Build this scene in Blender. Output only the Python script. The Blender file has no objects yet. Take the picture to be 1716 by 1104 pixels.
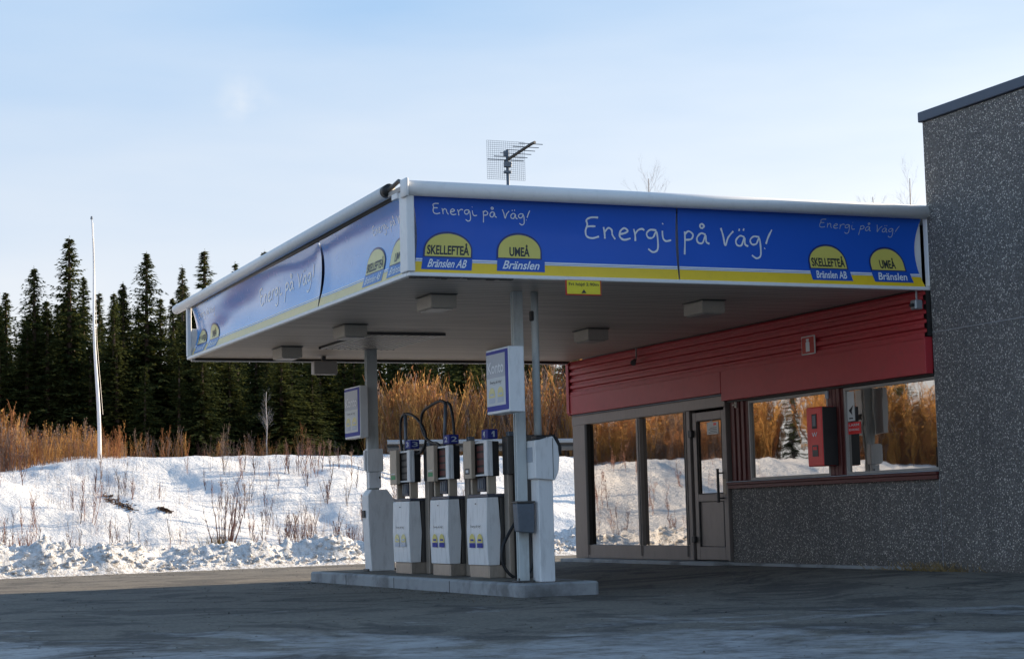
import bpy, bmesh, math, random
from math import sin, cos, pi, radians, sqrt, tan
from mathutils import Vector, Matrix, noise
import numpy as np
random.seed(7)
R_ = random.Random(11)
scene = bpy.context.scene
C = scene.collection

# ------------------------------------------------------------------ camera
cam_d = bpy.data.cameras.new('camera')
cam_d.sensor_width = 36.0
cam_d.lens = 65.67
cam_d.clip_start = 0.1
cam_d.clip_end = 3000
cam = bpy.data.objects.new('camera', cam_d)
C.objects.link(cam)
_r = Vector((0.92118, -0.38831, -0.02548)); _u = Vector((-0.01531, -0.10160, 0.99471)); _f = Vector((0.38884, 0.91591, 0.09953))
M = Matrix(((_r.x, _u.x, -_f.x), (_r.y, _u.y, -_f.y), (_r.z, _u.z, -_f.z))).to_4x4()
M.translation = Vector((-6.3187, -17.4854, 0.7221))
cam.matrix_world = M
scene.camera = cam

# ------------------------------------------------------------------ light
SUN_AZ = radians(81.0)      # clockwise from +Y
SUN_EL = radians(15.5)
w = bpy.data.worlds.new('World'); scene.world = w; w.use_nodes = True
nt = w.node_tree; nt.nodes.clear()
def N(t, typ, **k):
    n = t.nodes.new(typ)
    for a, b in k.items():
        if a.startswith('i_'):
            n.inputs[a[2:].replace('_', ' ')].default_value = b
        else: setattr(n, a, b)
    return n
def math_(t, op, a, b=None, clamp=False):
    n = t.nodes.new('ShaderNodeMath'); n.operation = op; n.use_clamp = clamp
    for i, v in enumerate((a, b)):
        if v is None: continue
        if isinstance(v, (int, float)): n.inputs[i].default_value = v
        else: t.links.new(v, n.inputs[i])
    return n.outputs[0]
def mix_(t, f, a, b, blend='MIX'):
    n = t.nodes.new('ShaderNodeMix'); n.data_type = 'RGBA'; n.blend_type = blend
    for s, v in ((n.inputs[0], f), (n.inputs[6], a), (n.inputs[7], b)):
        if isinstance(v, (int, float)): s.default_value = v
        elif isinstance(v, tuple): s.default_value = (*v, 1) if len(v) == 3 else v
        else: t.links.new(v, s)
    return n.outputs[2]
def ramp_(t, v, pts):
    n = t.nodes.new('ShaderNodeValToRGB'); cr = n.color_ramp
    while len(cr.elements) < len(pts): cr.elements.new(0.5)
    for e, (p, c) in zip(cr.elements, pts):
        e.position = p; e.color = (c, c, c, 1) if isinstance(c, (int, float)) else (*c, 1)
    t.links.new(v, n.inputs[0]); return n.outputs[0]
sky = N(nt, 'ShaderNodeTexSky', sky_type='NISHITA', sun_disc=False, sun_elevation=SUN_EL, sun_rotation=SUN_AZ,
        altitude=200, air_density=1.0, dust_density=0.6, ozone_density=1.6)
tc = N(nt, 'ShaderNodeTexCoord')
sep = N(nt, 'ShaderNodeSeparateXYZ'); nt.links.new(tc.outputs['Generated'], sep.inputs[0])
# thin high cloud: denser to the horizon, streaky
mp = N(nt, 'ShaderNodeMapping'); mp.inputs['Scale'].default_value = (3.0, 3.0, 16.0); mp.inputs['Rotation'].default_value = (0.05, -0.1, 0)
nt.links.new(tc.outputs['Generated'], mp.inputs[0])
nz = N(nt, 'ShaderNodeTexNoise'); nz.inputs['Scale'].default_value = 1.3; nz.inputs['Detail'].default_value = 6; nz.inputs['Roughness'].default_value = 0.5
nt.links.new(mp.outputs[0], nz.inputs['Vector'])
hz = math_(nt, 'SUBTRACT', 1.0, math_(nt, 'DIVIDE', math_(nt, 'SUBTRACT', sep.outputs[2], 0.085), 0.23), clamp=True)
hz2 = math_(nt, 'POWER', hz, 1.15)
cl = math_(nt, 'MULTIPLY', math_(nt, 'SUBTRACT', nz.outputs[0], 0.48), 0.9)
sd = Vector((sin(SUN_AZ)*cos(SUN_EL), cos(SUN_AZ)*cos(SUN_EL), sin(SUN_EL)))
dt = N(nt, 'ShaderNodeVectorMath', operation='DOT_PRODUCT'); nt.links.new(tc.outputs['Generated'], dt.inputs[0]); dt.inputs[1].default_value = sd
glow = math_(nt, 'POWER', math_(nt, 'MAXIMUM', dt.outputs[1], 0.0), 4.0)
fac = math_(nt, 'ADD', math_(nt, 'ADD', math_(nt, 'MULTIPLY', hz2, 1.0), math_(nt, 'MULTIPLY', cl, 0.55)), math_(nt, 'MULTIPLY', glow, 0.42), clamp=True)
# one small puff of cloud high on the left
dv = Vector((271.4, 1017.5, 238.3)).normalized()
dn = N(nt, 'ShaderNodeVectorMath', operation='DISTANCE'); nt.links.new(tc.outputs['Generated'], dn.inputs[0]); dn.inputs[1].default_value = dv
nz2 = N(nt, 'ShaderNodeTexNoise'); nz2.inputs['Scale'].default_value = 55; nz2.inputs['Detail'].default_value = 5
nt.links.new(tc.outputs['Generated'], nz2.inputs['Vector'])
pf = math_(nt, 'SUBTRACT', 1.0, math_(nt, 'DIVIDE', dn.outputs[1], 0.020), clamp=True)
puff = math_(nt, 'MULTIPLY', math_(nt, 'MULTIPLY', math_(nt, 'POWER', pf, 1.3), ramp_(nt, nz2.outputs[0], [(0.36, 0.0), (0.66, 1.0)])), 0.55, clamp=True)
fac = math_(nt, 'ADD', math_(nt, 'MULTIPLY', fac, math_(nt, 'SUBTRACT', 1.0, puff)), puff, clamp=True)
# lower sky: thin haze over pale blue; the clear Nishita sky takes over higher up
wb = math_(nt, 'ADD', 3.35, math_(nt, 'MULTIPLY', glow, 3.0))
wc = N(nt, 'ShaderNodeVectorMath', operation='SCALE'); wc.inputs[0].default_value = (0.98, 1.0, 1.02); nt.links.new(wb, wc.inputs[3])
low = mix_(nt, fac, (1.38, 2.18, 3.25), wc.outputs[0])
up = ramp_(nt, sep.outputs[2], [(0.27, 0.0), (0.60, 1.0)])
skyc = N(nt, 'ShaderNodeVectorMath', operation='MULTIPLY'); nt.links.new(sky.outputs[0], skyc.inputs[0]); skyc.inputs[1].default_value = (1.22, 1.20, 1.12)
bg = N(nt, 'ShaderNodeBackground'); bg.inputs['Strength'].default_value = 0.14
nt.links.new(mix_(nt, up, low, skyc.outputs[0]), bg.inputs[0])
ow = N(nt, 'ShaderNodeOutputWorld'); nt.links.new(bg.outputs[0], ow.inputs[0])

sun_d = bpy.data.lights.new('sun', 'SUN'); sun_d.energy = 4.8; sun_d.angle = radians(0.5); sun_d.color = (1.0, 0.81, 0.58)
sun = bpy.data.objects.new('sun', sun_d); C.objects.link(sun)
sun.rotation_euler = (-sd).to_track_quat('-Z', 'Y').to_euler()
scene.view_settings.view_transform = 'Standard'; scene.view_settings.look = 'None'
scene.view_settings.exposure = 1.0; scene.view_settings.gamma = 1.0; scene.view_settings.use_curve_mapping = False
try:
    scene.cycles.max_bounces = 8; scene.cycles.transparent_max_bounces = 16
except Exception: pass

# ------------------------------------------------------------------ materials
def new_mat(name):
    m = bpy.data.materials.new(name); m.use_nodes = True
    t = m.node_tree; b = t.nodes['Principled BSDF']
    return m, t, b
def coords(t, scale=(1, 1, 1), gen='Object'):
    tcn = t.nodes.new('ShaderNodeTexCoord'); mpn = t.nodes.new('ShaderNodeMapping'); mpn.inputs['Scale'].default_value = scale
    t.links.new(tcn.outputs[gen], mpn.inputs[0]); return mpn.outputs[0]
def noise_(t, vec, scale, detail=4, rough=0.55, out=0, dist=0.0):
    n = t.nodes.new('ShaderNodeTexNoise'); n.inputs['Scale'].default_value = scale; n.inputs['Detail'].default_value = detail
    n.inputs['Roughness'].default_value = rough; n.inputs['Distortion'].default_value = dist
    t.links.new(vec, n.inputs['Vector']); return n.outputs[out]
def bump_(t, b, h, strength, dist):
    n = t.nodes.new('ShaderNodeBump'); n.inputs['Strength'].default_value = strength; n.inputs['Distance'].default_value = dist
    t.links.new(h, n.inputs['Height']); t.links.new(n.outputs[0], b.inputs['Normal'])
def paint(name, col, rough=0.45, metal=0.0, var=0.10, dirt=0.0, scale=3.0, coat=0.0, bump=0.0, streak=False):
    """painted or bare surface with uneven tone and worn-in dirt"""
    m, t, b = new_mat(name)
    v = coords(t, (1, 1, 0.25) if streak else (1, 1, 1))
    n1 = noise_(t, v, scale, 6, 0.6); n2 = noise_(t, v, scale*6, 5, 0.65)
    dark = tuple(c*(1-var*2.2) for c in col); light = tuple(min(1, c*(1+var)) for c in col)
    c0 = mix_(t, n1, dark, light)
    if dirt > 0:
        f = ramp_(t, n2, [(0.5, 0.0), (0.75, 1.0)])
        c0 = mix_(t, math_(t, 'MULTIPLY', f, dirt), c0, (0.09, 0.075, 0.06))
    t.links.new(c0, b.inputs['Base Color'])
    b.inputs['Metallic'].default_value = metal
    t.links.new(math_(t, 'ADD', rough-0.08, math_(t, 'MULTIPLY', n2, 0.18)), b.inputs['Roughness'])
    b.inputs['Coat Weight'].default_value = coat; b.inputs['Coat Roughness'].default_value = 0.12
    if bump: bump_(t, b, n2, bump, 0.01)
    return m
MT = {}
MT['white'] = paint('white_paint', (0.84, 0.85, 0.86), 0.4, 0, 0.05, 0.25, 2.5, bump=0.05, streak=True)
MT['frame_white'] = paint('white_sheet_metal', (0.80, 0.81, 0.82), 0.4, 0, 0.03, 0.10, 2, bump=0.04)
MT['pillar'] = paint('pillar_paint', (0.56, 0.60, 0.60), 0.5, 0, 0.08, 0.35, 2.0, bump=0.06, streak=True)
MT['steel'] = paint('brushed_steel', (0.46, 0.40, 0.34), 0.40, 0.5, 0.12, 0.25, 4, bump=0.1, streak=True)
MT['dark_steel'] = paint('dark_steel', (0.12, 0.115, 0.11), 0.45, 0.4, 0.15, 0.2, 4, bump=0.05)
MT['tan'] = paint('tan_panel', (0.48, 0.40, 0.31), 0.5, 0.15, 0.08, 0.2, 4, bump=0.05, streak=True)
MT['black'] = paint('black_rubber', (0.018, 0.018, 0.02), 0.5, 0, 0.15, 0.1, 6)
MT['cap'] = paint('dark_blue_grey', (0.07, 0.08, 0.11), 0.45, 0, 0.1, 0.2, 5)
MT['navy'] = paint('navy_sign', (0.008, 0.02, 0.22), 0.6, 0, 0.08, 0.05, 5)
MT['blue'] = paint('blue_vinyl', (0.0, 0.095, 0.56), 0.45, 0, 0.05, 0.0, 1.5, coat=0.12)
MT['blue2'] = paint('blue_vinyl_box', (0.003, 0.08, 0.46), 0.45, 0, 0.05, 0.0, 2)
MT['navy2'] = paint('navy_vinyl_outline', (0.01, 0.025, 0.16), 0.3, 0, 0.05)
MT['yellow'] = paint('yellow_vinyl', (0.85, 0.58, 0.015), 0.4, 0, 0.05, 0.08, 2)
MT['sunyellow'] = paint('sun_yellow_vinyl', (0.68, 0.60, 0.13), 0.3, 0, 0.06, 0.05, 2)
MT['ink'] = paint('black_ink', (0.02, 0.025, 0.03), 0.4, 0, 0.05)
MT['letter'] = paint('white_vinyl', (0.78, 0.82, 0.86), 0.35, 0, 0.04)
MT['lettergrey'] = paint('pale_blue_vinyl', (0.45, 0.52, 0.62), 0.35, 0, 0.04)
MT['fblue'] = paint('faded_glare_blue_vinyl', (0.02, 0.28, 0.76), 0.24, 0, 0.06, 0.0, 1.2, coat=0.65)  # left banner paler than the front: fading plus sky reflection put into the colour
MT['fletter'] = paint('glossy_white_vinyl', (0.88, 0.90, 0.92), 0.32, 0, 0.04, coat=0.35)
MT['fyellow'] = paint('faded_glare_yellow_vinyl', (0.80, 0.62, 0.22), 0.35, 0, 0.05, 0.1, 2, coat=0.2)  # pale yellow mixes fading with reflection painted into the colour
MT['fsun'] = paint('faded_glare_sun_vinyl', (0.70, 0.66, 0.28), 0.35, 0, 0.05, 0.1, 2, coat=0.2)
MT['fbox'] = paint('faded_glare_box_vinyl', (0.04, 0.18, 0.52), 0.35, 0, 0.05, 0.1, 2, coat=0.2)
MT['red'] = paint('red_sheet_metal', (0.47, 0.030, 0.042), 0.45, 0, 0.10, 0.18, 1.6, bump=0.05)
MT['redframe'] = paint('dark_red_timber', (0.13, 0.028, 0.025), 0.5, 0, 0.15, 0.2, 4, bump=0.2)
MT['brightred'] = paint('bright_red_enamel', (0.85, 0.03, 0.03), 0.35, 0, 0.05, 0.05, 4)
MT['alu'] = paint('brown_grey_aluminium', (0.22, 0.19, 0.175), 0.42, 0.25, 0.08, 0.2, 3, bump=0.04, streak=True)
MT['rubber'] = paint('door_rubber', (0.03, 0.027, 0.025), 0.6, 0, 0.1)
MT['sheet'] = paint('grey_roof_flashing', (0.06, 0.085, 0.13), 0.45, 0.1, 0.08, 0.15, 2)
MT['galv'] = paint('galvanised', (0.36, 0.38, 0.40), 0.45, 0.55, 0.12, 0.2, 6)
MT['galvdark'] = paint('weathered_alloy', (0.16, 0.19, 0.23), 0.5, 0.4, 0.12, 0.2, 6)
MT['fixture'] = paint('beige_fixture', (0.50, 0.46, 0.40), 0.5, 0, 0.06, 0.15, 5)
MT['fixturedark'] = paint('grey_fixture_lens', (0.36, 0.34, 0.32), 0.4, 0, 0.08, 0.15, 5)
MT['roof'] = paint('roofing_felt', (0.05, 0.05, 0.055), 0.9, 0, 0.2, 0.2, 2)
MT['interior'] = paint('interior_wall', (0.20, 0.19, 0.17), 0.8, 0, 0.1, 0.1, 1)
MT['paper'] = paint('white_paper', (0.72, 0.73, 0.72), 0.7, 0, 0.03)
MT['green'] = paint('green_label', (0.06, 0.32, 0.12), 0.5, 0, 0.1)
MT['tealbox'] = paint('teal_grey_plastic', (0.20, 0.30, 0.32), 0.5, 0, 0.1)
MT['greenbox'] = paint('green_yellow_card', (0.35, 0.40, 0.08), 0.6, 0, 0.15)
MT['bright'] = paint('sign_yellow', (0.80, 0.68, 0.03), 0.45, 0, 0.05, 0.1, 4)
MT['rededge'] = paint('sign_red', (0.50, 0.03, 0.02), 0.45, 0, 0.05)
MT['navysign'] = paint('blue_sign_border', (0.02, 0.035, 0.32), 0.6, 0, 0.05)
MT['palegrey'] = paint('pale_grey_print', (0.42, 0.46, 0.52), 0.4, 0, 0.05)
MT['polewhite'] = paint('flagpole_gloss_white', (0.82, 0.82, 0.84), 0.3, 0, 0.05, 0.1, 3)

def make_aggregate():
    m, t, b = new_mat('exposed_aggregate')
    v = coords(t)
    vo = t.nodes.new('ShaderNodeTexVoronoi'); vo.inputs['Scale'].default_value = 66; t.links.new(v, vo.inputs['Vector'])
    bw = t.nodes.new('ShaderNodeSeparateColor'); t.links.new(vo.outputs['Color'], bw.inputs[0])
    c = t.nodes.new('ShaderNodeValToRGB'); cr = c.color_ramp
    for _ in range(4): cr.elements.new(0.5)
    for e, (p, col) in zip(cr.elements, [(0, (0.035, 0.036, 0.04)), (0.3, (0.085, 0.082, 0.08)), (0.55, (0.15, 0.135, 0.125)), (0.78, (0.12, 0.125, 0.135)), (0.9, (0.26, 0.25, 0.235)), (1, (0.46, 0.44, 0.41))]):
        e.position = p; e.color = (*col, 1)
    t.links.new(bw.outputs[0], c.inputs[0])
    n = noise_(t, v, 0.9, 5, 0.6)
    st = noise_(t, coords(t, (2.5, 2.5, 0.3)), 1.5, 4, 0.6)
    vo2 = t.nodes.new('ShaderNodeTexVoronoi'); vo2.inputs['Scale'].default_value = 66; vo2.feature = 'F1'; t.links.new(v, vo2.inputs['Vector'])
    cem = ramp_(t, vo2.outputs['Distance'], [(0.40, 0.0), (0.66, 1.0)])
    col = mix_(t, cem, c.outputs[0], (0.085, 0.083, 0.082))
    col = mix_(t, 1.0, col, mix_(t, n, (1.25, 1.22, 1.20), (2.15, 2.05, 1.92)), 'MULTIPLY')
    col = mix_(t, math_(t, 'MULTIPLY', ramp_(t, st, [(0.5, 0), (0.7, 1)]), 0.25), col, (0.05, 0.05, 0.055))
    # splashed dirt along the foot of the wall
    sx = t.nodes.new('ShaderNodeSeparateXYZ'); tcg = t.nodes.new('ShaderNodeNewGeometry'); t.links.new(tcg.outputs['Position'], sx.inputs[0])
    ft = math_(t, 'SUBTRACT', 0.62, math_(t, 'ADD', sx.outputs[2], math_(t, 'MULTIPLY', noise_(t, v, 3.0, 6, 0.7), 0.75)), clamp=True)
    col = mix_(t, math_(t, 'MULTIPLY', ft, 1.5, clamp=True), col, (0.10, 0.088, 0.072))
    t.links.new(col, b.inputs['Base Color']); b.inputs['Roughness'].default_value = 0.8
    bump_(t, b, math_(t, 'SUBTRACT', 1.0, vo2.outputs['Distance']), 0.6, 0.012)
    return m
MT['aggregate'] = make_aggregate()

def make_asphalt():
    m, t, b = new_mat('asphalt_with_thawing_ice')
    v = coords(t)
    fine = noise_(t, v, 70, 3, 0.75); grit = noise_(t, v, 22, 4, 0.7); mid = noise_(t, v, 1.7, 8, 0.7); big = noise_(t, v, 0.28, 5, 0.6)
    base = mix_(t, mid, (0.068, 0.060, 0.050), (0.160, 0.142, 0.116))
    base = mix_(t, ramp_(t, grit, [(0.42, 0.0), (0.66, 1.0)]), base, mix_(t, mid, (0.155, 0.135, 0.105), (0.29, 0.25, 0.195)))
    # pale dried sand and salt in broad areas, dark damp and oily patches elsewhere
    base = mix_(t, math_(t, 'MULTIPLY', ramp_(t, big, [(0.48, 0.0), (0.68, 1.0)]), 0.45), base, (0.24, 0.205, 0.16))
    d = ramp_(t, noise_(t, v, 0.75, 9, 0.70, dist=0.9), [(0.49, 0.0), (0.57, 1.0)])
    base = mix_(t, math_(t, 'MULTIPLY', d, 0.62), base, (0.026, 0.024, 0.024))
    # cracks
    wv = t.nodes.new('ShaderNodeVectorMath'); wv.operation = 'ADD'; t.links.new(v, wv.inputs[0])
    nn = t.nodes.new('ShaderNodeTexNoise'); nn.inputs['Scale'].default_value = 1.1; nn.inputs['Detail'].default_value = 5; t.links.new(v, nn.inputs['Vector']); t.links.new(nn.outputs[1], wv.inputs[1])
    vc = t.nodes.new('ShaderNodeTexVoronoi'); vc.feature = 'DISTANCE_TO_EDGE'; vc.inputs['Scale'].default_value = 0.33; t.links.new(wv.outputs[0], vc.inputs['Vector'])
    ck = ramp_(t, vc.outputs['Distance'], [(0.0, 1.0), (0.010, 0.0)])
    base = mix_(t, math_(t, 'MULTIPLY', ck, 0.7), base, (0.02, 0.018, 0.018))
    # worn ice and packed snow in the open yard, fading out towards the pumps
    sx = t.nodes.new('ShaderNodeSeparateXYZ'); t.links.new(v, sx.inputs[0])
    dd = math_(t, 'ADD', math_(t, 'MULTIPLY', math_(t, 'ADD', sx.outputs[0], 6.32), 0.389), math_(t, 'MULTIPLY', math_(t, 'ADD', sx.outputs[1], 17.49), 0.916))
    yy = math_(t, 'MULTIPLY', math_(t, 'SUBTRACT', 19.0, dd), 0.12, clamp=True)
    icen = noise_(t, v, 0.55, 12, 0.68, dist=0.7)
    icem = ramp_(t, math_(t, 'ADD', icen, math_(t, 'MULTIPLY', math_(t, 'SUBTRACT', yy, 0.75), 0.26)), [(0.44, 0.0), (0.50, 0.6), (0.60, 1.0)])
    icec = mix_(t, noise_(t, v, 2.4, 10, 0.75), (0.17, 0.17, 0.175), (0.60, 0.60, 0.59))
    pits = ramp_(t, noise_(t, v, 4.5, 9, 0.78), [(0.40, 0.1), (0.54, 1.0)])
    col = mix_(t, math_(t, 'MULTIPLY', math_(t, 'MULTIPLY', icem, 0.8), pits), base, icec)
    t.links.new(col, b.inputs['Base Color'])
    t.links.new(math_(t, 'SUBTRACT', 0.9, math_(t, 'MULTIPLY', icem, 0.35)), b.inputs['Roughness'])
    bump_(t, b, math_(t, 'ADD', math_(t, 'MULTIPLY', grit, 0.6), math_(t, 'ADD', mid, math_(t, 'MULTIPLY', icem, 1.2))), 0.7, 0.02)
    return m
MT['asphalt'] = make_asphalt()

def make_snow():
    m, t, b = new_mat('old_snow')
    v = coords(t)
    n = noise_(t, v, 1.2, 6, 0.6); f = noise_(t, v, 14, 6, 0.7)
    col = mix_(t, n, (0.80, 0.81, 0.83), (0.90, 0.89, 0.88))
    # sand and grit thrown up next to the road edge
    sx = t.nodes.new('ShaderNodeSeparateXYZ'); t.links.new(v, sx.inputs[0])
    wv = math_(t, 'SUBTRACT', math_(t, 'SUBTRACT', sx.outputs[1], math_(t, 'MULTIPLY', sx.outputs[0], 0.25)), 16.65)
    near = ramp_(t, math_(t, 'MULTIPLY', wv, 0.5), [(0.0, 1.0), (0.14, 0.9), (0.38, 0.35), (0.8, 0.0)])
    g = ramp_(t, noise_(t, v, 9, 8, 0.75), [(0.45, 0.0), (0.62, 1.0)])
    col = mix_(t, math_(t, 'MULTIPLY', math_(t, 'MULTIPLY', near, g), 0.8), col, (0.20, 0.15, 0.10))
    t.links.new(col, b.inputs['Base Color']); b.inputs['Roughness'].default_value = 0.75
    b.inputs['Subsurface Weight'].default_value = 0.0
    bump_(t, b, math_(t, 'ADD', f, math_(t, 'MULTIPLY', noise_(t, v, 3.5, 6, 0.6), 2.0)), 0.9, 0.05)
    return m
MT['snow'] = make_snow()

def make_concrete():
    m, t, b = new_mat('kerb_concrete')
    v = coords(t); n = noise_(t, v, 3, 7, 0.65); f = noise_(t, v, 40, 3, 0.6)
    col = mix_(t, n, (0.24, 0.25, 0.26), (0.46, 0.47, 0.48))
    col = mix_(t, math_(t, 'MULTIPLY', ramp_(t, noise_(t, v, 1.6, 5, 0.6), [(0.48, 0), (0.62, 1)]), 0.6), col, (0.07, 0.065, 0.06))
    t.links.new(col, b.inputs['Base Color']); b.inputs['Roughness'].default_value = 0.85
    bump_(t, b, math_(t, 'ADD', n, f), 0.5, 0.015)
    return m
MT['concrete'] = make_concrete()

def make_soffit():
    m, t, b = new_mat('soffit_boards')
    v = coords(t)
    sx = t.nodes.new('ShaderNodeSeparateXYZ'); t.links.new(v, sx.inputs[0])
    fr = math_(t, 'FRACT', math_(t, 'MULTIPLY', sx.outputs[1], 7.0))
    groove = ramp_(t, fr, [(0.0, 0.0), (0.05, 0.0), (0.09, 1.0), (0.95, 1.0), (1.0, 0.0)])
    idx = math_(t, 'FLOOR', math_(t, 'MULTIPLY', sx.outputs[1], 7.0))
    wn = t.nodes.new('ShaderNodeTexWhiteNoise'); wn.noise_dimensions = '1D'; t.links.new(idx, wn.inputs['W'])
    n = noise_(t, coords(t, (0.6, 3, 1)), 1.4, 6, 0.65)
    col = mix_(t, wn.outputs[0], (0.62, 0.55, 0.49), (0.74, 0.66, 0.60))
    col = mix_(t, 0.7, col, mix_(t, n, (0.62, 0.61, 0.60), (1.15, 1.14, 1.12)), 'MULTIPLY')
    col = mix_(t, math_(t, 'SUBTRACT', 1.0, groove), col, (0.06, 0.055, 0.05))
    t.links.new(col, b.inputs['Base Color']); b.inputs['Roughness'].default_value = 0.55
    bump_(t, b, groove, 0.5, 0.01)
    return m
MT['soffit'] = make_soffit()

def make_glass():
    m, t, b = new_mat('window_glass')
    out = t.nodes['Material Output']; t.nodes.remove(b)
    g = t.nodes.new('ShaderNodeBsdfGlossy'); g.inputs['Roughness'].default_value = 0.016; g.inputs['Color'].default_value = (0.56, 0.53, 0.50, 1)
    tr = t.nodes.new('ShaderNodeBsdfTransparent'); tr.inputs['Color'].default_value = (0.62, 0.66, 0.64, 1)
    lw = t.nodes.new('ShaderNodeFresnel'); lw.inputs['IOR'].default_value = 2.0
    bp = t.nodes.new('ShaderNodeBump'); bp.inputs['Strength'].default_value = 0.05; bp.inputs['Distance'].default_value = 0.02
    t.links.new(noise_(t, coords(t), 1.7, 2, 0.5), bp.inputs['Height']); t.links.new(bp.outputs[0], g.inputs['Normal'])
    mx = t.nodes.new('ShaderNodeMixShader')
    t.links.new(math_(t, 'ADD', math_(t, 'MULTIPLY', lw.outputs[0], 0.9), 0.17, clamp=True), mx.inputs[0])
    t.links.new(tr.outputs[0], mx.inputs[1]); t.links.new(g.outputs[0], mx.inputs[2]); t.links.new(mx.outputs[0], out.inputs[0])
    return m
MT['glass'] = make_glass()

def leafmat(name, a, bcol, trans=0.0, rough=0.8):
    m, t, b = new_mat(name)
    oi = t.nodes.new('ShaderNodeObjectInfo')
    n = noise_(t, coords(t), 1.6, 4, 0.7)
    col = mix_(t, ramp_(t, n, [(0.35, 0.0), (0.65, 1.0)]), a, bcol)
    col = mix_(t, math_(t, 'MULTIPLY', oi.outputs['Random'], 0.35), col, tuple(c*0.6 for c in a))
    t.links.new(col, b.inputs['Base Color']); b.inputs['Roughness'].default_value = rough
    b.inputs['Specular IOR Level'].default_value = 0.2
    if trans:
        tl = t.nodes.new('ShaderNodeBsdfTranslucent'); t.links.new(col, tl.inputs[0])
        mx = t.nodes.new('ShaderNodeMixShader'); mx.inputs[0].default_value = trans
        t.links.new(b.outputs[0], mx.inputs[1]); t.links.new(tl.outputs[0], mx.inputs[2]); t.links.new(mx.outputs[0], t.nodes['Material Output'].inputs[0])
    return m
MT['needle'] = leafmat('spruce_needles', (0.040, 0.060, 0.022), (0.15, 0.16, 0.045), 0.5)
MT['needle_pale'] = leafmat('pale_spruce_needles', (0.080, 0.095, 0.045), (0.14, 0.14, 0.06), 0.42)
MT['bark'] = leafmat('bark', (0.07, 0.05, 0.04), (0.13, 0.10, 0.08))
MT['birch'] = leafmat('birch_twigs', (0.40, 0.36, 0.34), (0.55, 0.50, 0.47))
MT['gold'] = leafmat('golden_stems', (0.42, 0.22, 0.07), (0.62, 0.36, 0.12), 0.35)
MT['rust'] = leafmat('rusty_stems', (0.32, 0.13, 0.055), (0.48, 0.23, 0.10), 0.3)
MT['greybrown'] = leafmat('grey_brown_stems', (0.22, 0.14, 0.11), (0.36, 0.26, 0.20), 0.2)
MT['twig'] = leafmat('dark_twigs', (0.15, 0.075, 0.06), (0.27, 0.145, 0.12))
MT['straw'] = leafmat('dry_straw', (0.32, 0.22, 0.09), (0.46, 0.33, 0.15), 0.2)
MT['earth'] = leafmat('bare_earth', (0.07, 0.04, 0.025), (0.16, 0.09, 0.055))

# ------------------------------------------------------------------ mesh helpers
class MB:
    def __init__(s): s.v = []; s.f = []; s.m = []; s.mats = []
    def mi(s, mat):
        mat = MT[mat] if isinstance(mat, str) else mat
        if mat not in s.mats: s.mats.append(mat)
        return s.mats.index(mat)
    def add(s, vs, fs, mat):
        o = len(s.v); k = s.mi(mat)
        s.v.extend([tuple(p) for p in vs]); s.f.extend([tuple(i+o for i in f) for f in fs]); s.m.extend([k]*len(fs))
        return s
    def box(s, x0, x1, y0, y1, z0, z1, mat, bev=0.006):
        if x0 > x1: x0, x1 = x1, x0
        if y0 > y1: y0, y1 = y1, y0
        if z0 > z1: z0, z1 = z1, z0
        bm = bmesh.new()
        vs = [bm.verts.new(p) for p in ((x0,y0,z0),(x1,y0,z0),(x1,y1,z0),(x0,y1,z0),(x0,y0,z1),(x1,y0,z1),(x1,y1,z1),(x0,y1,z1))]
        for f in ((3,2,1,0),(4,5,6,7),(0,1,5,4),(1,2,6,5),(2,3,7,6),(3,0,4,7)): bm.faces.new([vs[i] for i in f])
        bev = min(bev, 0.3*min(x1-x0, y1-y0, z1-z0))
        if bev > 0.0005: bmesh.ops.bevel(bm, geom=bm.edges[:], offset=bev, segments=1, affect='EDGES', profile=0.5)
        s.bm(bm, mat); return s
    def bm(s, bm, mat):
        bm.verts.index_update()
        s.add([v.co[:] for v in bm.verts], [[v.index for v in f.verts] for f in bm.faces], mat); bm.free()
    def prism(s, poly, axis, a, b, mat, bev=0.0):
        """poly: 2-D outline in the two other axes; extruded along axis from a to b"""
        bm = bmesh.new()
        def P(p, t):
            return {'x': (t, p[0], p[1]), 'y': (p[0], t, p[1]), 'z': (p[0], p[1], t)}[axis]
        A = [bm.verts.new(P(p, a)) for p in poly]; B = [bm.verts.new(P(p, b)) for p in poly]
        n = len(poly); bm.faces.new(A); bm.faces.new(B[::-1])
        for i in range(n): bm.faces.new((A[i], B[i], B[(i+1) % n], A[(i+1) % n]))
        bmesh.ops.recalc_face_normals(bm, faces=bm.faces[:])
        if bev: bmesh.ops.bevel(bm, geom=bm.edges[:], offset=bev, segments=1, affect='EDGES', profile=0.5)
        s.bm(bm, mat); return s
    def tube(s, pts, r, mat, n=8, cap=True):
        pts = [Vector(p) for p in pts]; rr = r if isinstance(r, (list, tuple)) else [r]*len(pts)
        vs = []; fs = []; up = None
        for i, p in enumerate(pts):
            d = (pts[min(i+1, len(pts)-1)] - pts[max(i-1, 0)]).normalized()
            if up is None: up = Vector((0, 0, 1)) if abs(d.z) < 0.9 else Vector((1, 0, 0))
            a = d.cross(up).normalized(); b = a.cross(d).normalized(); up = b
            for k in range(n):
                t = 2*pi*k/n; vs.append(p + (a*cos(t) + b*sin(t))*rr[i])
        for i in range(len(pts)-1):
            for k in range(n):
                k2 = (k+1) % n; fs.append((i*n+k, i*n+k2, (i+1)*n+k2, (i+1)*n+k))
        if cap: fs.append(tuple(range(n))[::-1]); fs.append(tuple((len(pts)-1)*n+k for k in range(n)))
        return s.add(vs, fs, mat)
    def quad(s, a, b, c, d, mat): return s.add([a, b, c, d], [(0, 1, 2, 3)], mat)
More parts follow.
